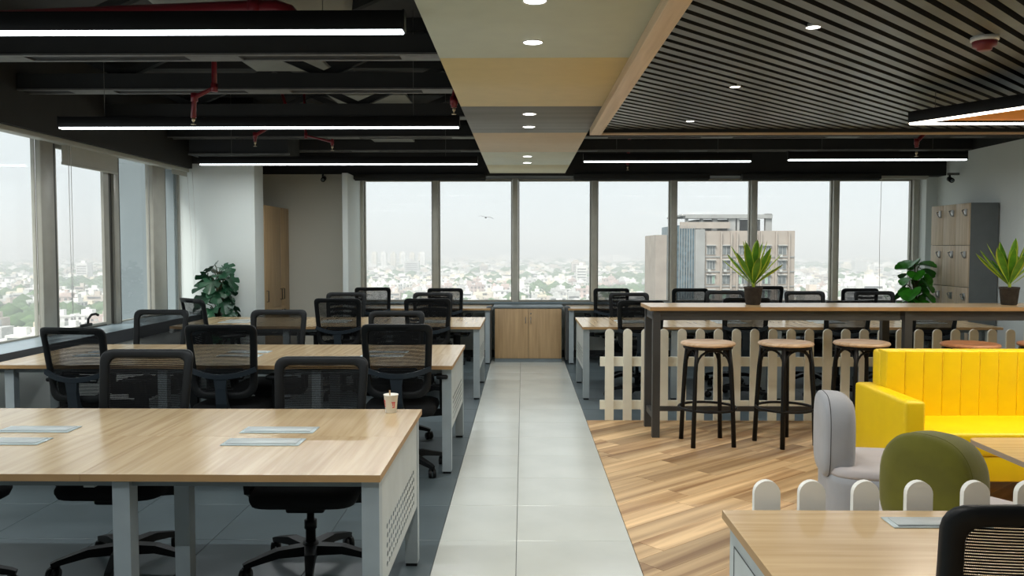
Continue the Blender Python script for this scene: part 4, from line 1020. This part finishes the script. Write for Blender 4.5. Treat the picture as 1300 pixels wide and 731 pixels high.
stuff(tag(obj('distant_houses', mb, ['h_white', 'h_pale', 'h_cream', 'h_tan', 'h_grey', 'h_win']), 'mass of small pale houses fading into the haze beyond the nearer ones', 'city'))
ico = bmesh.new(); bmesh.ops.create_icosphere(ico, subdivisions=1, radius=1.0); ico.verts.index_update()
iv = [v.co.copy() for v in ico.verts]; ifc = [[v.index for v in f.verts] for f in ico.faces]; ico.free()
mb = MB()
for (x, y, c_) in trees:
    for k in range(3 if y < 1600 else 2):
        r = c_ * rc.uniform(.28, .5); cx, cy = x + rc.uniform(-.4, .4) * c_, y + rc.uniform(-.4, .4) * c_; hh = min(r * .8, 7) * rc.uniform(.8, 1.3)
        mb.add([(cx + v.x * r * rc.uniform(.8, 1.2), cy + v.y * r * rc.uniform(.8, 1.2), GZ + hh * .8 + v.z * hh) for v in iv], ifc, 0, True)
stuff(tag(obj('city_trees', mb, 'tree'), 'green tree canopy spread between the city houses', 'trees'))
# far cluster of apartment towers
for i in range(10):
    px = 463 + i * 8.2; d = 1850; w = 6.4 * d / 1060
    xx = (px - 664) * d / 1060
    t = obj('apartment_tower', MB().box(-w / 2, w / 2, -8, 8, 0, 37 + (i * 7 % 4)).box(-w * .2, w * .2, -5, 5, 37, 42).box(-w * .46, -w * .1, -9.5, -8, 4, 36).box(w * .1, w * .46, -9.5, -8, 4, 36), ['h_cream' if i % 3 else 'h_pale'], None, (xx, d + (i % 3) * 40, GZ))
    tag(t, 'pale apartment tower in the far hazy cluster at left', 'building', 'far cluster of pale apartment towers')
# bird
t = tag(obj('bird', MB().loops([[(q[0], y_, q[1]) for q in [(r_ * math.cos(a * PI / 4), r_ * math.sin(a * PI / 4)) for a in range(8)]] for y_, r_ in ((-.22, .006), (-.18, .03), (-.12, .04), (0, .06), (.12, .045), (.2, .03))])
   .loops([[(x_, y1_, z_ + .008), (x_, y2_, z_), (x_, y1_, z_ - .008)] for x_, y1_, y2_, z_ in ((-.55, -.02, .06, .10), (-.38, -.10, .08, .13), (-.2, -.10, .09, .08), (0, -.08, .1, .03), (.2, -.10, .09, .03), (.38, -.10, .08, .0), (.56, -.02, .06, -.09))])
   .loops([[(-.03 - w_, y_, .012), (.03 + w_, y_, .012), (.03 + w_, y_, 0), (-.03 - w_, y_, 0)] for y_, w_ in ((.15, 0), (.32, .06))]), 'grey_dark', None, (-2.66, 60, 3.78), (0, 0, .2)),
   'dark bird gliding with spread wings outside the second back window', 'bird')
# haze in the air over the city
def haze(dens):
    m = bpy.data.materials.new('city_haze'); m.use_nodes = True; n = m.node_tree; n.nodes.clear(); o = n.nodes.new('ShaderNodeOutputMaterial')
    v = n.nodes.new('ShaderNodeVolumeScatter'); v.inputs['Color'].default_value = (.93, .97, 1, 1); v.inputs['Density'].default_value = dens; v.inputs['Anisotropy'].default_value = 0.0
    n.links.new(v.outputs[0], o.inputs['Volume']); return m
M['haze'] = haze(1 / 1050.0)
hz = struct(tag(obj('city_haze', MB().box(-6800, 6800, 70, 8800, GZ - 1, 60), 'haze'), 'pale haze lying over the city', 'haze'))
